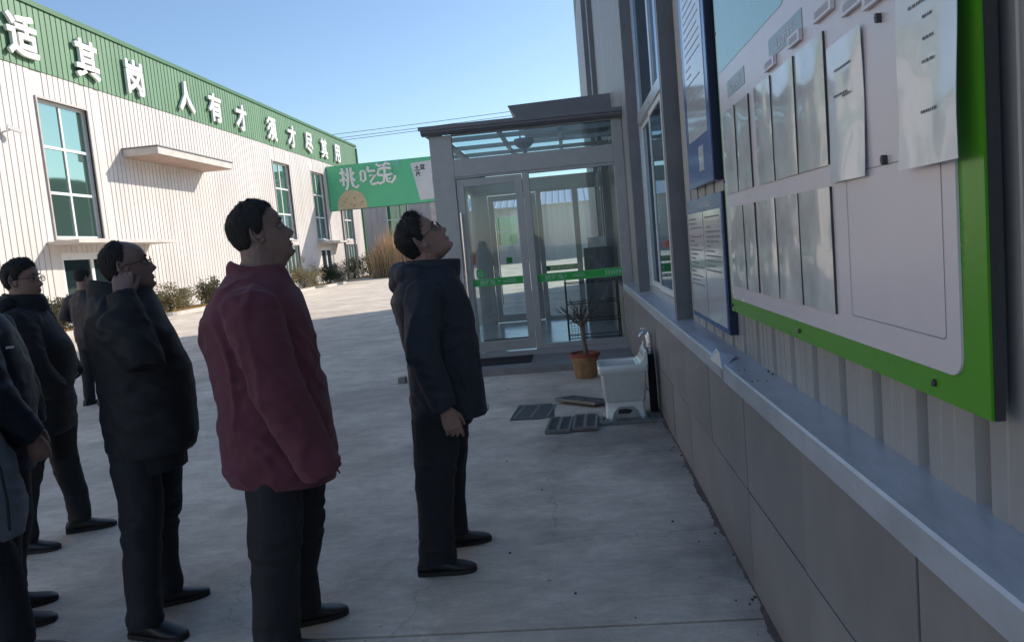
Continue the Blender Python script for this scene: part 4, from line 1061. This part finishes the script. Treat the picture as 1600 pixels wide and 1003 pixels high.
def grid_faces(nz, nt):
    f = [(i*nt+k, i*nt+(k+1) % nt, (i+1)*nt+(k+1) % nt, (i+1)*nt+k) for i in range(nz-1) for k in range(nt)]
    return f+[tuple(range(nt-1, -1, -1)), tuple((nz-1)*nt+k for k in range(nt))]
def hand_mb(mb, wrist, d, n, s, curl, scale=1., spread=1., thumb=.55):
    """hand: wrist point, finger direction d, palm normal n (curl side), thumb side s"""
    W, d, n, s = Vector(wrist), Vector(d).normalized(), Vector(n).normalized(), Vector(s).normalized()
    k = scale
    P = lambda a, b, c: W+d*a*k+s*b*k+n*c*k
    rings_ = []
    for a, hw, ht in ((-.03, .026, .019), (.0, .029, .018), (.03, .038, .0165), (.06, .042, .0155), (.085, .043, .0135), (.095, .040, .010)):
        rings_.append([P(a, hw*math.cos(2*math.pi*i/16), ht*math.sin(2*math.pi*i/16)) for i in range(16)])
    mb.loft(rings_)
    for i, (b, L) in enumerate(((.031, .070), (.0105, .079), (-.0105, .073), (-.031, .057))):
        c = curl[i] if isinstance(curl, (list, tuple)) else curl
        p = P(.078, b*.95, 0); a = c*.35; pts = [P(.05, b*.9, 0), p]; r = [.0095*k, .0092*k]
        for seg, fr in enumerate((.45, .31, .24)):
            dd = (d*math.cos(a)+n*math.sin(a)+s*(b*1.6*spread)).normalized()
            p = p+dd*L*fr*k; pts.append(p); r.append((.0088, .0080, .0066)[seg]*k); a += c*(.9, .75, .5)[seg]
        mb.rtube(pts, r, 10)
    p0 = P(.012, .024, .004); d1 = (d*.75+s*thumb+n*.28).normalized(); d2 = (d*.92+s*(thumb-.35)+n*.35).normalized()
    mb.rtube([p0, p0+d1*.045*k, p0+d1*.045*k+d2*.030*k, p0+d1*.045*k+d2*.052*k], [.014*k, .0115*k, .0098*k, .0078*k], 10)

def person(p):
    root = thing('person', (p['x'], p['y'], 0), p['label'], 'person', 'men standing in the yard', R_(p['rot']))
    vx = p.get('vox', .0045)
    hs = p.get('hs', 1.08); th = R_(p['pitch']); hy = R_(p.get('hyaw', 0)); HC = Vector(p['head'])
    def H(q):
        x, y, z = q[0]*hs, q[1]*hs, q[2]*hs
        x, z = x*math.cos(th)-z*math.sin(th), x*math.sin(th)+z*math.cos(th)
        x, y = x*math.cos(hy)-y*math.sin(hy), x*math.sin(hy)+y*math.cos(hy)
        return Vector((HC.x+x, HC.y+y, HC.z+z))
    # ---- body (skin)
    mb = MB()
    hp = head_pts(); nz, nt_ = hp.shape[:2]
    mb.add([H(q) for q in hp.reshape(-1, 3)], grid_faces(nz, nt_))
    for sg in (-1, 1):      # ears
        ring = [H((-.012+.0155*math.cos(a)-.004*math.sin(a)*1.5, sg*(.078+.010*math.cos(a+2.6)), .0+.031*math.sin(a)*(1.05 if math.sin(a) > 0 else .95))) for a in np.linspace(0, 2*math.pi, 18)]
        mb.tube(ring, [.0042*hs]*18, 8, caps=False)
        mb.tube([H((-.012, sg*.066, -.004)), H((-.013, sg*.076, .0))], [(.022, .014), (.026, .016)], 12)
        mb.rtube([H((-.004, sg*.074, -.024)), H((-.006, sg*.078, -.030))], [.007, .006], 8)
    nb = Vector(p['neckbase'])
    mb.tube([H((-.022, 0, -.035)), H((-.02, 0, -.075))*.6+nb*.4, nb, nb+Vector((0, 0, -.10))], [.060*hs*p.get('neck', 1), .061*hs*p.get('neck', 1), .068*p.get('neck', 1), .08], 20)
    if p.get('jowl'): mb.rtube([H((.052, 0, -.088)), H((.02, 0, -.10)), H((-.02, 0, -.10))], [.032*hs, .046*hs, .05*hs], 16)
    hipz = .92
    mb.tube([nb+Vector((0, 0, -.06)), (nb.x*.3, 0, 1.2), (-.02, 0, hipz-.04)], [.085, .09, .09], 16)
    arms = p['arms']
    for a in arms:
        S, E_, W_ = (Vector(q) for q in a['pts'])
        mb.tube([(nb.x*.6, 0, S.z-.04), S, E_, W_], [.045, .04, .034, .028], 12)
        hd_ = a.get('hand')
        if hd_: hand_mb(mb, W_, hd_['d'], hd_['n'], hd_['s'], hd_['curl'], hd_.get('k', 1.), thumb=hd_.get('thumb', .55))
    for sg, L in ((-1, p['legR']), (1, p['legL'])):
        mb.tube([(-.02, sg*.03, hipz)]+[tuple(q[:3]) for q in L], [.06]+[.045]*len(L), 12)
    me = remesh(mb, vx)
    addmesh('body', me, p.get('skin', 'skin'), root)
    # ---- hair
    if p.get('hair'):
        hq = head_pts(60, 96, hair=p['hair'], seed=p.get('seed', 1))
        m = MB().add([H(q) for q in hq.reshape(-1, 3)], grid_faces(60, 96))
        base = head_pts(60, 96, hair=dict(p['hair'], thick=.0, quiff=0), seed=1); dep = np.linalg.norm(hq-base, axis=-1); ok = np.argwhere(dep > .0012)
        rh = random.Random(p.get('seed', 1)); kq = p['hair'].get('strand', 1.0)
        for _ in range(int(3400*kq)):
            i, j = ok[rh.randrange(len(ok))]; q = Vector(hq[i, j]); nn = Vector((q.x, q.y, q.z-.01)).normalized()
            t_ = Vector((.35*math.copysign(1, q.x-.0)*(1 if q.z > .05 else .2)+.25, rh.uniform(-.5, .5), -.9+1.3*max(0, q.z)/.11*.6)); t_ = (t_-nn*t_.dot(nn)).normalized()
            L_ = rh.uniform(.008, .017)*(1+1.1*p['hair'].get('quiff', 0)/.02*(q.x > .02 and q.z > .05)); d_ = (t_+nn*rh.uniform(.15, .75)).normalized(); sd_ = nn.cross(d_).normalized()*.0011
            a_ = q-nn*.003+Vector((rh.uniform(-.002, .002), rh.uniform(-.002, .002), rh.uniform(-.002, .002)))
            m.add([H(a_-sd_), H(a_+sd_), H(a_+d_*L_)], [(0, 1, 2)])
        m.build('hair', p.get('hairmat', 'hair'), root, smooth=True, local=True, angle=80)
    # ---- eyes, brows, lips
    for sg in (-1, 1):
        c = H((.0735, sg*.031, .001)); r = .0105*hs; v = []; f = []
        e = MB(); prof = [(r*math.sin(math.pi*i/10)+1e-5, -r*math.cos(math.pi*i/10)) for i in range(11)]
        e.lathe(prof, 12, tuple(c)); e.build('eye', 'eye_white', root, smooth=True, local=True)
        d = (H((.2, sg*.031, .0))-c).normalized()
        MB().tube([c+d*r*.80, c+d*r*1.03], [.0058*hs, .0040*hs], 10).build('iris', 'iris', root, local=True)
        b = [H((.093-.012*abs(q-.4), sg*(.014+.036*q), .023+.006*math.sin(q*2.4))) for q in np.linspace(0, 1, 7)]
        MB().tube(b, [(.003, .0025), (.004, .0035), (.004, .004), (.004, .004), (.0038, .0035), (.003, .003), (.0015, .0015)], 6).build('eyebrow', 'hair', root, local=True)
    lp = [(H((.0915-.010*(abs(q)/.024)**2, q, -.0640)), H((.0905-.010*(abs(q)/.024)**2, q, -.0728))) for q in np.linspace(-.023, .023, 9)]
    MB().tube([a for a, _ in lp], [.0012, .003, .0036, .004, .0036, .004, .0036, .003, .0012], 6).tube([b for _, b in lp], [.0012, .003, .0042, .0048, .005, .0048, .0042, .003, .0012], 6).build('lips', 'lip', root, local=True)
    if p.get('glasses'):
        g_ = MB()
        for sg in (-1, 1):
            ring = [H((.104-.002*math.cos(a)**2, sg*.033+.025*math.cos(a), .0+.018*math.sin(a))) for a in np.linspace(0, 2*math.pi, 21)]
            g_.tube(ring, .0019, 6, caps=False)
            g_.tube([H((.102, sg*.058, .005)), H((.06, sg*.077, .008)), H((-.005, sg*.083, .010)), H((-.022, sg*.083, -.004))], .0019, 6)
        g_.tube([H((.104, -.009, .004)), H((.108, 0, .006)), H((.104, .009, .004))], .0017, 6)
        go = g_.build('glasses', 'black', root, local=True)
        for sg in (-1, 1):
            MB().add([H((.1035, sg*.033+.0245*math.cos(a), .0175*math.sin(a))) for a in np.linspace(0, 2*math.pi, 20, endpoint=False)], [tuple(range(20))]).build('lens', 'lens', go, local=True)
    # ---- trousers
    mb = MB(); tz = p.get('waist', .98)
    tb = p['pelvis']            # (z, xb, xf, hw)
    mb.loft([ell((b+f_)/2, 0, z, (f_-b)/2, hw, 24, 2.3) for z, b, f_, hw in tb])
    for sg, L in ((-1, p['legR']), (1, p['legL'])):
        pts = [Vector(q[:3]) for q in L]; rad = [q[3] for q in L]
        top = Vector((pts[0].x*.5+(tb[-1][1]+tb[-1][2])*.25, pts[0].y*.85, tb[-1][0]+.05))
        P_, Rr = [top], [rad[0]*.98]
        for i in range(len(pts)-1):
            for q in np.linspace(0, 1, 5)[:-1]: P_.append(pts[i].lerp(pts[i+1], q)); Rr.append(rad[i]*(1-q)+rad[i+1]*q)
        P_.append(pts[-1]); Rr.append(rad[-1])
        mb.tube(P_, [(r*1.02, r*.95) for r in Rr], 20)
    me = remesh(mb, p.get('voxc', .006), 4)
    sd = p.get('seed', 1)
    def wr(v):
        k = np.clip((.55-v[:, 2])/.5, 0, 1); kn = np.exp(-((v[:, 2]-.47)/.12)**2)+np.exp(-((v[:, 2]-.12)/.08)**2)
        f1 = vnoise(v, (7, 7, 3.0), sd+20)*.012; f2 = (1-np.abs(vnoise(v+vnoise(v, (6, 6, 6), sd)[:, None]*.02, (9, 9, 22), sd+21))*2)*.010*kn
        return f1+f2+vnoise(v, (24, 24, 16), sd+22)*.0022
    displace(me, wr, 5); addmesh('trousers', me, p.get('trousers', 'trousers'), root)
    # ---- jacket
    mb = MB(); J = p['jacket']   # rows (z, xb, xf, hw)
    zs = np.linspace(J[0][0]-.035, J[-1][0], 28); ringsJ = []
    A = np.array(sorted(J))
    for z in sorted(zs):
        b, f_, hw = (float(np.interp(z, A[:, 0], A[:, i])) for i in (1, 2, 3))
        ringsJ.append(ell((b+f_)/2, p.get('jy', 0), z, (f_-b)/2, hw, 36, 2.35, tx=p.get('hemtilt', 0)*max(0, 1-(z-A[0, 0])/.25)))
    mb.loft(ringsJ)
    for a in arms:
        S, E_, W_ = (Vector(q) for q in a['pts']); r = a.get('r', (.088, .074, .056)); sg = 1 if S.y > 0 else -1
        S = S-Vector((0, 0, .022)); inn = Vector((S.x*.7, S.y*.45, S.z-.005)); C1 = E_+(W_-E_)*p.get('cuff', .95)
        P_, Rr = [], []
        chain = [(inn, r[0]*.85), (S, r[0]), (S.lerp(E_, .45)+Vector((0, sg*.006, 0)), r[0]*.93), (E_, r[1]), (E_.lerp(C1, .5), (r[1]+r[2])/2*1.02), (C1, r[2])]
        for i in range(len(chain)-1):
            for q in np.linspace(0, 1, 5)[:-1]: P_.append(chain[i][0].lerp(chain[i+1][0], q)); Rr.append(chain[i][1]*(1-q)+chain[i+1][1]*q)
        P_.append(C1); Rr.append(r[2]*1.0)
        mb.tube(P_, Rr, 22)
    for hpiece in p.get('extra', []):
        mb.rtube([Vector(q[:3]) for q in hpiece], [q[3] for q in hpiece], 16)
    me = remesh(mb, p.get('voxc', .006), 14)
    amp = p.get('wrinkle', 1.)
    def wj(v):
        w_ = v+vnoise(v, (4, 4, 4), sd+2)[:, None]*.05
        a1 = vnoise(w_@np.array([[.8, 0, .6], [0, 1, 0], [-.6, 0, .8]]), (5, 5, 14), sd+3); r1 = (1-2*np.abs(vnoise(w_@np.array([[.7, 0, -.7], [0, 1, 0], [.7, 0, .7]]), (6, 6, 17), sd+4)))
        sleeve = np.clip((np.abs(v[:, 1])-.16)/.06, 0, 1)
        fold = (1-2*np.abs(vnoise(w_, (8, 8, 24), sd+6)))*.006*sleeve
        vert = np.clip(1-3.2*np.abs(vnoise(v+vnoise(v, (3, 3, 2), sd+8)[:, None]*.05, (11, 11, 2.2), sd+7)), 0, 1)**1.5*np.clip((v[:, 2]-.85)/.2, 0, 1)*np.clip((.05-v[:, 0])/.15, 0, 1)
        diag = np.clip(1-3.0*np.abs(vnoise(w_@np.array([[.75, 0, .66], [0, 1, 0], [-.66, 0, .75]]), (4, 5, 19), sd+11)), 0, 1)**1.4
        d = (a1*.006+r1*.004+fold+vert*.013+diag*.008+vnoise(v, (26, 26, 20), sd+5)*.0018)*amp
        if p.get('quilt'):
            d = d+p['quilt']*(np.abs(np.sin(v[:, 2]*math.pi/.085+vnoise(v, (6, 6, 6), sd)*.6))**.55-.6)
        return d
    displace(me, wj, 5)
    bm = bmesh.new(); bm.from_mesh(me); tl = p.get('hemtilt', 0)
    r_ = bmesh.ops.bisect_plane(bm, geom=bm.verts[:]+bm.edges[:]+bm.faces[:], plane_co=((J[0][1]+J[0][2])/2, 0, J[0][0]), plane_no=(-tl, 0, 1), clear_inner=True)
    bmesh.ops.holes_fill(bm, edges=[e for e in bm.edges if e.is_boundary], sides=0); bm.to_mesh(me); bm.free()
    jo = addmesh('jacket', me, p['jmat'], root)
    # ---- collar: standing ring, thick, open at the top
    c = p.get('collar')
    if c:
        o_, i_ = [], []
        n = 36; R1 = []
        for (z, b, f_, hw, tilt, k) in c:
            R1.append(ell((b+f_)/2, 0, z, (f_-b)/2+k, hw+k, n, 2.1, tx=tilt))
        inner = [ell((b+f_)/2, 0, z, (f_-b)/2-.012, hw-.012, n, 2.1, tx=tilt) for (z, b, f_, hw, tilt, k) in reversed(c)]
        mc = MB().loft(R1+inner); me = bpy.data.meshes.new('collar'); me.from_pydata(mc.v, [], mc.f[:-2]); me.update()
        sub = bpy.data.objects.new('t', me); COL.objects.link(sub); ms = sub.modifiers.new('s', 'SUBSURF'); ms.levels = 2
        m2 = bpy.data.meshes.new_from_object(sub.evaluated_get(bpy.context.evaluated_depsgraph_get())); bpy.data.objects.remove(sub)
        displace(m2, lambda v: vnoise(v, (14, 14, 20), sd+9)*.006); addmesh('collar', m2, p.get('cmat', p['jmat']), root)
    # ---- shoes
    for (ax, ay, fyaw) in p['shoes']:
        f_ = R_(fyaw); L = [(-.095, .018, .018, .045), (-.088, .030, .07, .012), (-.06, .037, .098, .008), (-.02, .040, .105, .008), (.02, .042, .094, .008), (.06, .046, .072, .008), (.10, .050, .056, .008), (.14, .048, .046, .008), (.17, .040, .038, .010), (.19, .026, .030, .012), (.197, .010, .024, .016)]
        rg, sl_ = [], []
        for x, hw, zt, zb in L:
            q = []
            for k in range(16):
                t = 2*math.pi*k/16; yy_ = hw*math.copysign(abs(math.cos(t))**.8, math.cos(t)); zz = (zt+zb)/2+(zt-zb)/2*math.copysign(abs(math.sin(t))**.75, math.sin(t))
                q.append((ax+x*math.cos(f_)-yy_*math.sin(f_), ay+x*math.sin(f_)+yy_*math.cos(f_), zz))
            rg.append(q)
        so_ = MB().loft(rg).build('shoe', 'shoe', root, smooth=True, local=True, angle=70)
        outl = [(x, hw+.004) for x, hw, _, _ in L]
        poly = [(x, y) for x, y in outl]+[(x, -y) for x, y in reversed(outl)]
        poly = [(ax+x*math.cos(f_)-y*math.sin(f_), ay+x*math.sin(f_)+y*math.cos(f_)) for x, y in poly]
        MB().prism(poly, 'z', .001, .022).build('sole', 'sole', so_, local=True)
    for nm, mt, mbx in p.get('bits', []): mbx.build(nm, mt, root, local=True, smooth=True)
    return root

SHORT = [.080, .079, .070, .050, .014, -.006, .036, -.014, -.046, -.058]
# man in navy hooded jacket looking up at the boards
person(dict(x=-.70, y=3.80, rot=10.5, label='man in dark navy hooded jacket nearest the porch, head tilted back looking up', seed=3,
    head=(-.028, 0, 1.636), pitch=40, hs=1.09, neckbase=(-.055, 0, 1.49), hair=dict(line=SHORT, thick=.013, quiff=.020), glasses=True, vox=.004,
    arms=[dict(pts=((-.045, -.215, 1.40), (-.075, -.285, 1.10), (.005, -.275, .83)), r=(.085, .072, .056), hand=dict(d=(.28, .03, -1), n=(-.25, 1, 0), s=(1, .15, .2), curl=[.35, .6, .7, .8], k=1.05)),
          dict(pts=((-.045, .215, 1.40), (-.06, .28, 1.11), (.04, .26, .86)), r=(.085, .072, .056), hand=dict(d=(.2, 0, -1), n=(-.2, -1, 0), s=(1, -.2, .2), curl=.6))],
    pelvis=[(1.0, -.16, .15, .19), (.85, -.168, .15, .20), (.72, -.168, .145, .19)],
    legR=[(-.05, -.10, .80, .116), (-.062, -.115, .62, .106), (-.095, -.14, .44, .097), (-.105, -.16, .26, .091), (-.108, -.165, .06, .092)],
    legL=[(.02, .10, .80, .105), (.02, .115, .62, .092), (-.005, .135, .42, .078), (-.01, .16, .25, .072), (-.01, .17, .07, .073)],
    jacket=[(.762, -.170, .215, .215), (.82, -.170, .212, .222), (.95, -.160, .205, .225), (1.07, -.157, .200, .222), (1.17, -.180, .193, .220), (1.26, -.198, .187, .220), (1.35, -.205, .163, .235), (1.41, -.190, .140, .228), (1.455, -.165, .130, .198), (1.49, -.145, .125, .145), (1.52, -.125, .12, .088)],
    hemtilt=-.03, jmat='navy', wrinkle=.85,
    collar=[(1.44, -.135, .125, .112, .0, .012), (1.49, -.125, .135, .098, -.02, .010), (1.54, -.118, .150, .092, -.04, .008)],
    extra=[[(-.07, -.13, 1.47, .045), (-.13, -.09, 1.475, .055), (-.155, 0, 1.475, .060), (-.13, .09, 1.475, .055), (-.07, .13, 1.47, .045)], [(-.165, -.05, 1.44, .042), (-.175, 0, 1.43, .046), (-.165, .05, 1.44, .042)]],
    shoes=[(-.118, -.165, -6), (-.015, .17, 6)],
    bits=[('zip_pull', 'steel', MB().tube([(.146, -.035, 1.445), (.150, -.036, 1.415)], .004, 6)),
          ('hem_tag', 'sheet_white', MB().box(.216, .222, -.012, .004, .75, .785)),
          ('zip_placket', 'black', MB().tube([(.122, -.012, 1.45), (.156, -.012, 1.35), (.184, -.012, 1.2), (.192, -.012, 1.10), (.196, -.012, 1.0), (.202, -.012, .90)], [(.004, .007)]*6, 6)),
          ('pocket_seam', 'black', MB().tube([(.06, -.232, 1.03), (.115, -.205, .90)], .003, 5))]))
# man in maroon jacket
person(dict(x=-1.25, y=3.05, rot=22, label='stocky man in maroon zip jacket and dark trousers, seen in profile', seed=8,
    head=(.003, 0, 1.706), pitch=18, hs=1.10, neckbase=(-.03, 0, 1.55), hair=dict(line=SHORT, thick=.012, quiff=.006), vox=.004, neck=1.14, jowl=True, skin='skin_dark',
    arms=[dict(pts=((-.06, -.235, 1.43), (.0, -.305, 1.10), (.135, -.26, .755)), r=(.105, .088, .074)),
          dict(pts=((-.06, .235, 1.43), (-.02, .295, 1.11), (.12, .25, .80)), r=(.10, .085, .066))],
    pelvis=[(1.0, -.2, .17, .20), (.85, -.215, .17, .21), (.70, -.19, .165, .20)],
    legR=[(-.06, -.11, .78, .122), (-.065, -.12, .60, .112), (-.085, -.13, .44, .098), (-.10, -.14, .26, .090), (-.115, -.145, .06, .088)],
    legL=[(.045, .11, .78, .115), (.05, .115, .60, .104), (.035, .12, .42, .090), (-.005, .125, .25, .080), (-.01, .13, .06, .078)],
    jacket=[(.705, -.228, .195, .225), (.77, -.246, .210, .24), (.86, -.244, .205, .245), (1.01, -.240, .198, .245), (1.17, -.249, .182, .240), (1.28, -.258, .172, .238), (1.375, -.252, .160, .262), (1.44, -.225, .137, .250), (1.495, -.188, .108, .208), (1.54, -.155, .092, .145), (1.575, -.13, .08, .09)],
    hemtilt=-.09, jmat='maroon', wrinkle=1.05,
    collar=[(1.49, -.155, .110, .115, -.1, .012), (1.53, -.14, .100, .100, -.22, .010), (1.575, -.122, .092, .092, -.34, .008)],
    shoes=[(-.115, -.145, -10), (-.01, .13, 4)],
    bits=[('sleeve_seam', 'maroon', MB().tube([(-.03, -.338, 1.36), (.03, -.365, 1.18), (.075, -.372, 1.02), (.15, -.335, .86), (.19, -.31, .76)], .004, 5)),
          ('cuff_hem', 'print_black', MB().tube([(.135+.066*math.cos(a), -.262+.062*math.sin(a), .768+.02*math.cos(a)) for a in np.linspace(0, 6.283, 20)], .005, 5, caps=False))]))
# man with raised hand
person(dict(x=-1.97, y=3.30, rot=30, label='man in long dark jacket holding one hand up against his neck', seed=14,
    head=(-.008, 0, 1.628), pitch=13, hs=1.02, neckbase=(-.05, 0, 1.49), hair=dict(line=[.125, .122, .118, .108, .075, .02, .030, -.016, -.048, -.06], thick=.006), glasses=True, skin='skin_dark', vox=.004,
    arms=[dict(pts=((-.05, -.22, 1.40), (.03, -.27, 1.20), (-.035, -.18, 1.50)), r=(.088, .07, .056), hand=dict(d=(.12, .42, 1), n=(.1, 1, -.4), s=(.95, -.2, .1), curl=[.9, 1.0, 1.05, 1.1], k=1.04, thumb=.5)),
          dict(pts=((-.05, .22, 1.40), (.05, .30, 1.10), (.17, .24, 1.02)), r=(.09, .08, .066))],
    pelvis=[(1.0, -.17, .14, .195), (.85, -.185, .14, .205), (.72, -.175, .135, .195)],
    legR=[(-.08, -.10, .80, .108), (-.075, -.105, .62, .098), (-.09, -.12, .46, .088), (-.11, -.14, .26, .080), (-.12, -.15, .07, .078)],
    legL=[(.03, .10, .80, .108), (.02, .11, .62, .098), (-.005, .13, .44, .080), (-.025, .155, .25, .074), (-.03, .17, .07, .075)],
    jacket=[(.80, -.178, .165, .215), (.83, -.186, .198, .225), (.93, -.190, .205, .232), (1.04, -.184, .205, .235), (1.16, -.188, .205, .230), (1.22, -.194, .190, .228), (1.34, -.200, .150, .240), (1.41, -.200, .120, .226), (1.46, -.195, .108, .190), (1.505, -.178, .096, .135), (1.535, -.16, .08, .09)],
    hemtilt=.0, jmat='charcoal', wrinkle=.75, cuff=1.06,
    collar=[(1.45, -.17, .095, .118, .0, .012), (1.51, -.168, .085, .102, -.12, .012), (1.565, -.16, .075, .094, -.22, .010)],
    shoes=[(-.115, -.15, -42), (-.035, .17, 2)]))
# man with glasses at the back left
person(dict(x=-3.22, y=4.45, rot=22, label='man with glasses in dark coat, second from the left edge', seed=21,
    head=(-.10, 0, 1.626), pitch=4, hyaw=-14, hs=1.02, neckbase=(-.115, 0, 1.48), hair=dict(line=[.072, .070, .058, .036, .006, -.004, .036, -.016, -.048, -.06], thick=.014, quiff=.008), glasses=True, vox=.005, voxc=.008,
    arms=[dict(pts=((-.10, -.22, 1.39), (-.03, -.30, 1.10), (.06, -.24, .96)), r=(.095, .085, .07)),
          dict(pts=((-.10, .22, 1.39), (-.02, .28, 1.12), (.06, .2, 1.0)), r=(.09, .08, .066))],
    pelvis=[(1.0, -.2, .08, .19), (.85, -.22, .08, .2), (.70, -.2, .06, .195)],
    legR=[(-.12, -.10, .80, .105), (-.16, -.11, .60, .094), (-.2, -.12, .44, .082), (-.24, -.13, .26, .074), (-.26, -.13, .07, .074)],
    legL=[(-.03, .10, .80, .105), (-.045, .11, .60, .088), (-.045, .12, .44, .078), (-.015, .13, .26, .070), (-.015, .135, .07, .064)],
    jacket=[(.69, -.25, .04, .215), (.74, -.26, .075, .225), (.85, -.26, .085, .23), (.93, -.25, .082, .23), (1.05, -.25, .115, .23), (1.12, -.25, .125, .228), (1.24, -.25, .105, .225), (1.34, -.25, .05, .215), (1.42, -.22, .0, .18), (1.47, -.20, -.02, .13), (1.50, -.19, -.03, .10)],
    jmat='black_coat', wrinkle=1.0,
    collar=[(1.44, -.235, .012, .130, 0, .010), (1.50, -.222, .006, .116, .0, .008), (1.55, -.210, -.008, .106, -.1, .006)],
    extra=[[(-.17, -.12, 1.47, .05), (-.24, 0, 1.48, .06), (-.17, .12, 1.47, .05)]],
    shoes=[(-.26, -.13, -10), (-.005, .135, 2)]))
# men cut by the left edge of the photograph
person(dict(x=-2.77, y=3.38, rot=28, label='man in glossy blue-black padded jacket at the left edge, fist hanging', seed=33,
    head=(-.08, 0, 1.64), pitch=0, hs=1.03, neckbase=(-.06, 0, 1.49), hair=dict(line=SHORT, thick=.013), vox=.005, voxc=.007,
    arms=[dict(pts=((.0, -.22, 1.40), (.05, -.30, 1.12), (.175, -.25, .90)), r=(.10, .088, .066), hand=dict(d=(.25, .1, -1), n=(-.3, 1, 0), s=(1, .2, .2), curl=1.5, k=1.05, thumb=.3)),
          dict(pts=((.0, .22, 1.40), (.06, .28, 1.1), (.10, .24, .88)), r=(.095, .085, .066), hand=dict(d=(.2, 0, -1), n=(-.2, -1, 0), s=(1, -.2, .2), curl=.8))],
    pelvis=[(1.0, -.17, .14, .19), (.85, -.18, .14, .2), (.72, -.175, .13, .195)],
    legR=[(-.05, -.10, .80, .105), (-.03, -.105, .62, .094), (-.03, -.11, .44, .084), (-.04, -.12, .26, .076), (-.05, -.12, .07, .074)],
    legL=[(.0, .10, .80, .105), (-.01, .11, .62, .09), (-.02, .12, .42, .08), (-.06, .13, .25, .074), (-.08, .13, .07, .074)],
    jacket=[(.74, -.19, .135, .215), (.80, -.2, .155, .225), (.93, -.2, .155, .23), (1.05, -.2, .165, .23), (1.15, -.2, .170, .23), (1.21, -.2, .168, .226), (1.31, -.205, .145, .222), (1.38, -.2, .125, .20), (1.44, -.18, .095, .15), (1.49, -.16, .06, .11)],
    jmat='blue_puffer', quilt=.003, wrinkle=1.2,
    collar=[(1.44, -.155, .065, .115, 0, .014), (1.50, -.145, .055, .10, 0, .012), (1.55, -.14, .045, .095, 0, .010)],
    shoes=[(-.05, -.12, -5), (-.08, .13, 5)],
    bits=[('chest_badge', 'sheet_white', MB().box(.128, .158, -.262, -.256, 1.318, 1.328))]))
person(dict(x=-2.60, y=3.04, rot=28, label='man in open grey coat at the lower left corner, only coat tail and legs', seed=41,
    head=(-.16, 0, 1.64), pitch=0, hs=1.03, neckbase=(-.15, 0, 1.49), hair=dict(line=SHORT, thick=.013), vox=.006, voxc=.007,
    arms=[dict(pts=((-.15, -.22, 1.40), (-.19, -.28, 1.12), (-.13, -.25, .88)), r=(.09, .08, .06), hand=dict(d=(.1, 0, -1), n=(0, 1, 0), s=(1, 0, .2), curl=.7)),
          dict(pts=((-.15, .22, 1.40), (-.19, .28, 1.12), (-.13, .25, .88)), r=(.09, .08, .06), hand=dict(d=(.1, 0, -1), n=(0, -1, 0), s=(1, 0, .2), curl=.7))],
    pelvis=[(1.0, -.25, .06, .18), (.85, -.26, .07, .19), (.72, -.25, .08, .19)],
    legR=[(-.10, -.10, .80, .105), (-.05, -.11, .60, .118), (-.01, -.11, .42, .118), (.015, -.12, .25, .108), (.02, -.12, .07, .102)],
    legL=[(-.12, .10, .80, .105), (-.15, .11, .62, .09), (-.2, .12, .42, .08), (-.26, .13, .25, .074), (-.3, .13, .07, .074)],
    jacket=[(.535, -.28, .125, .23), (.60, -.28, .150, .235), (.70, -.28, .150, .235), (.77, -.28, .140, .23), (.92, -.28, .105, .225), (1.05, -.29, .07, .22), (1.15, -.30, .03, .22), (1.31, -.30, -.01, .215), (1.38, -.29, -.03, .19), (1.44, -.26, -.06, .14), (1.49, -.24, -.09, .10)],
    jmat='grey_coat', wrinkle=1.5,
    collar=[(1.44, -.24, -.06, .115, 0, .014), (1.50, -.23, -.07, .10, 0, .012)],
    shoes=[(.045, -.12, -4), (-.3, .13, 5)],
    bits=[('lapel_edge', 'charcoal', MB().tube([(.075, -.19, 1.02), (.115, -.215, .85), (.125, -.235, .72), (.12, -.245, .60)], .006, 6))]))
# man far behind, half hidden
person(dict(x=-6.3, y=9.5, rot=75, label='man in dusky purple jacket far behind, half hidden by the raised-hand man', seed=52,
    head=(-.0, .0, 1.655), pitch=-5, hs=1.03, neckbase=(-.02, 0, 1.5), hair=dict(line=SHORT, thick=.014), vox=.008, voxc=.012,
    arms=[dict(pts=((-.02, -.21, 1.41), (-.09, -.30, 1.18), (.12, -.16, 1.12)), r=(.085, .075, .06)),
          dict(pts=((-.02, .21, 1.41), (-.09, .32, 1.18), (.10, .17, 1.16)), r=(.085, .075, .06))],
    pelvis=[(1.0, -.15, .13, .18), (.85, -.16, .13, .185), (.74, -.15, .12, .18)],
    legR=[(-.02, -.09, .80, .098), (-.01, -.10, .60, .085), (-.01, -.11, .44, .075), (-.03, -.12, .26, .068), (-.04, -.12, .07, .068)],
    legL=[(-.02, .09, .80, .098), (-.01, .11, .60, .085), (-.01, .13, .44, .075), (-.03, .14, .26, .068), (-.04, .145, .07, .068)],
    jacket=[(.83, -.15, .14, .20), (.95, -.16, .15, .205), (1.10, -.16, .15, .205), (1.25, -.16, .14, .21), (1.36, -.15, .12, .20), (1.43, -.12, .09, .15), (1.50, -.1, .06, .09)],
    jmat='purple', wrinkle=1.,
    collar=[(1.45, -.10, .07, .10, 0, .012), (1.51, -.09, .06, .085, 0, .01)],
    shoes=[(-.04, -.12, -8), (-.04, .145, 8)]))
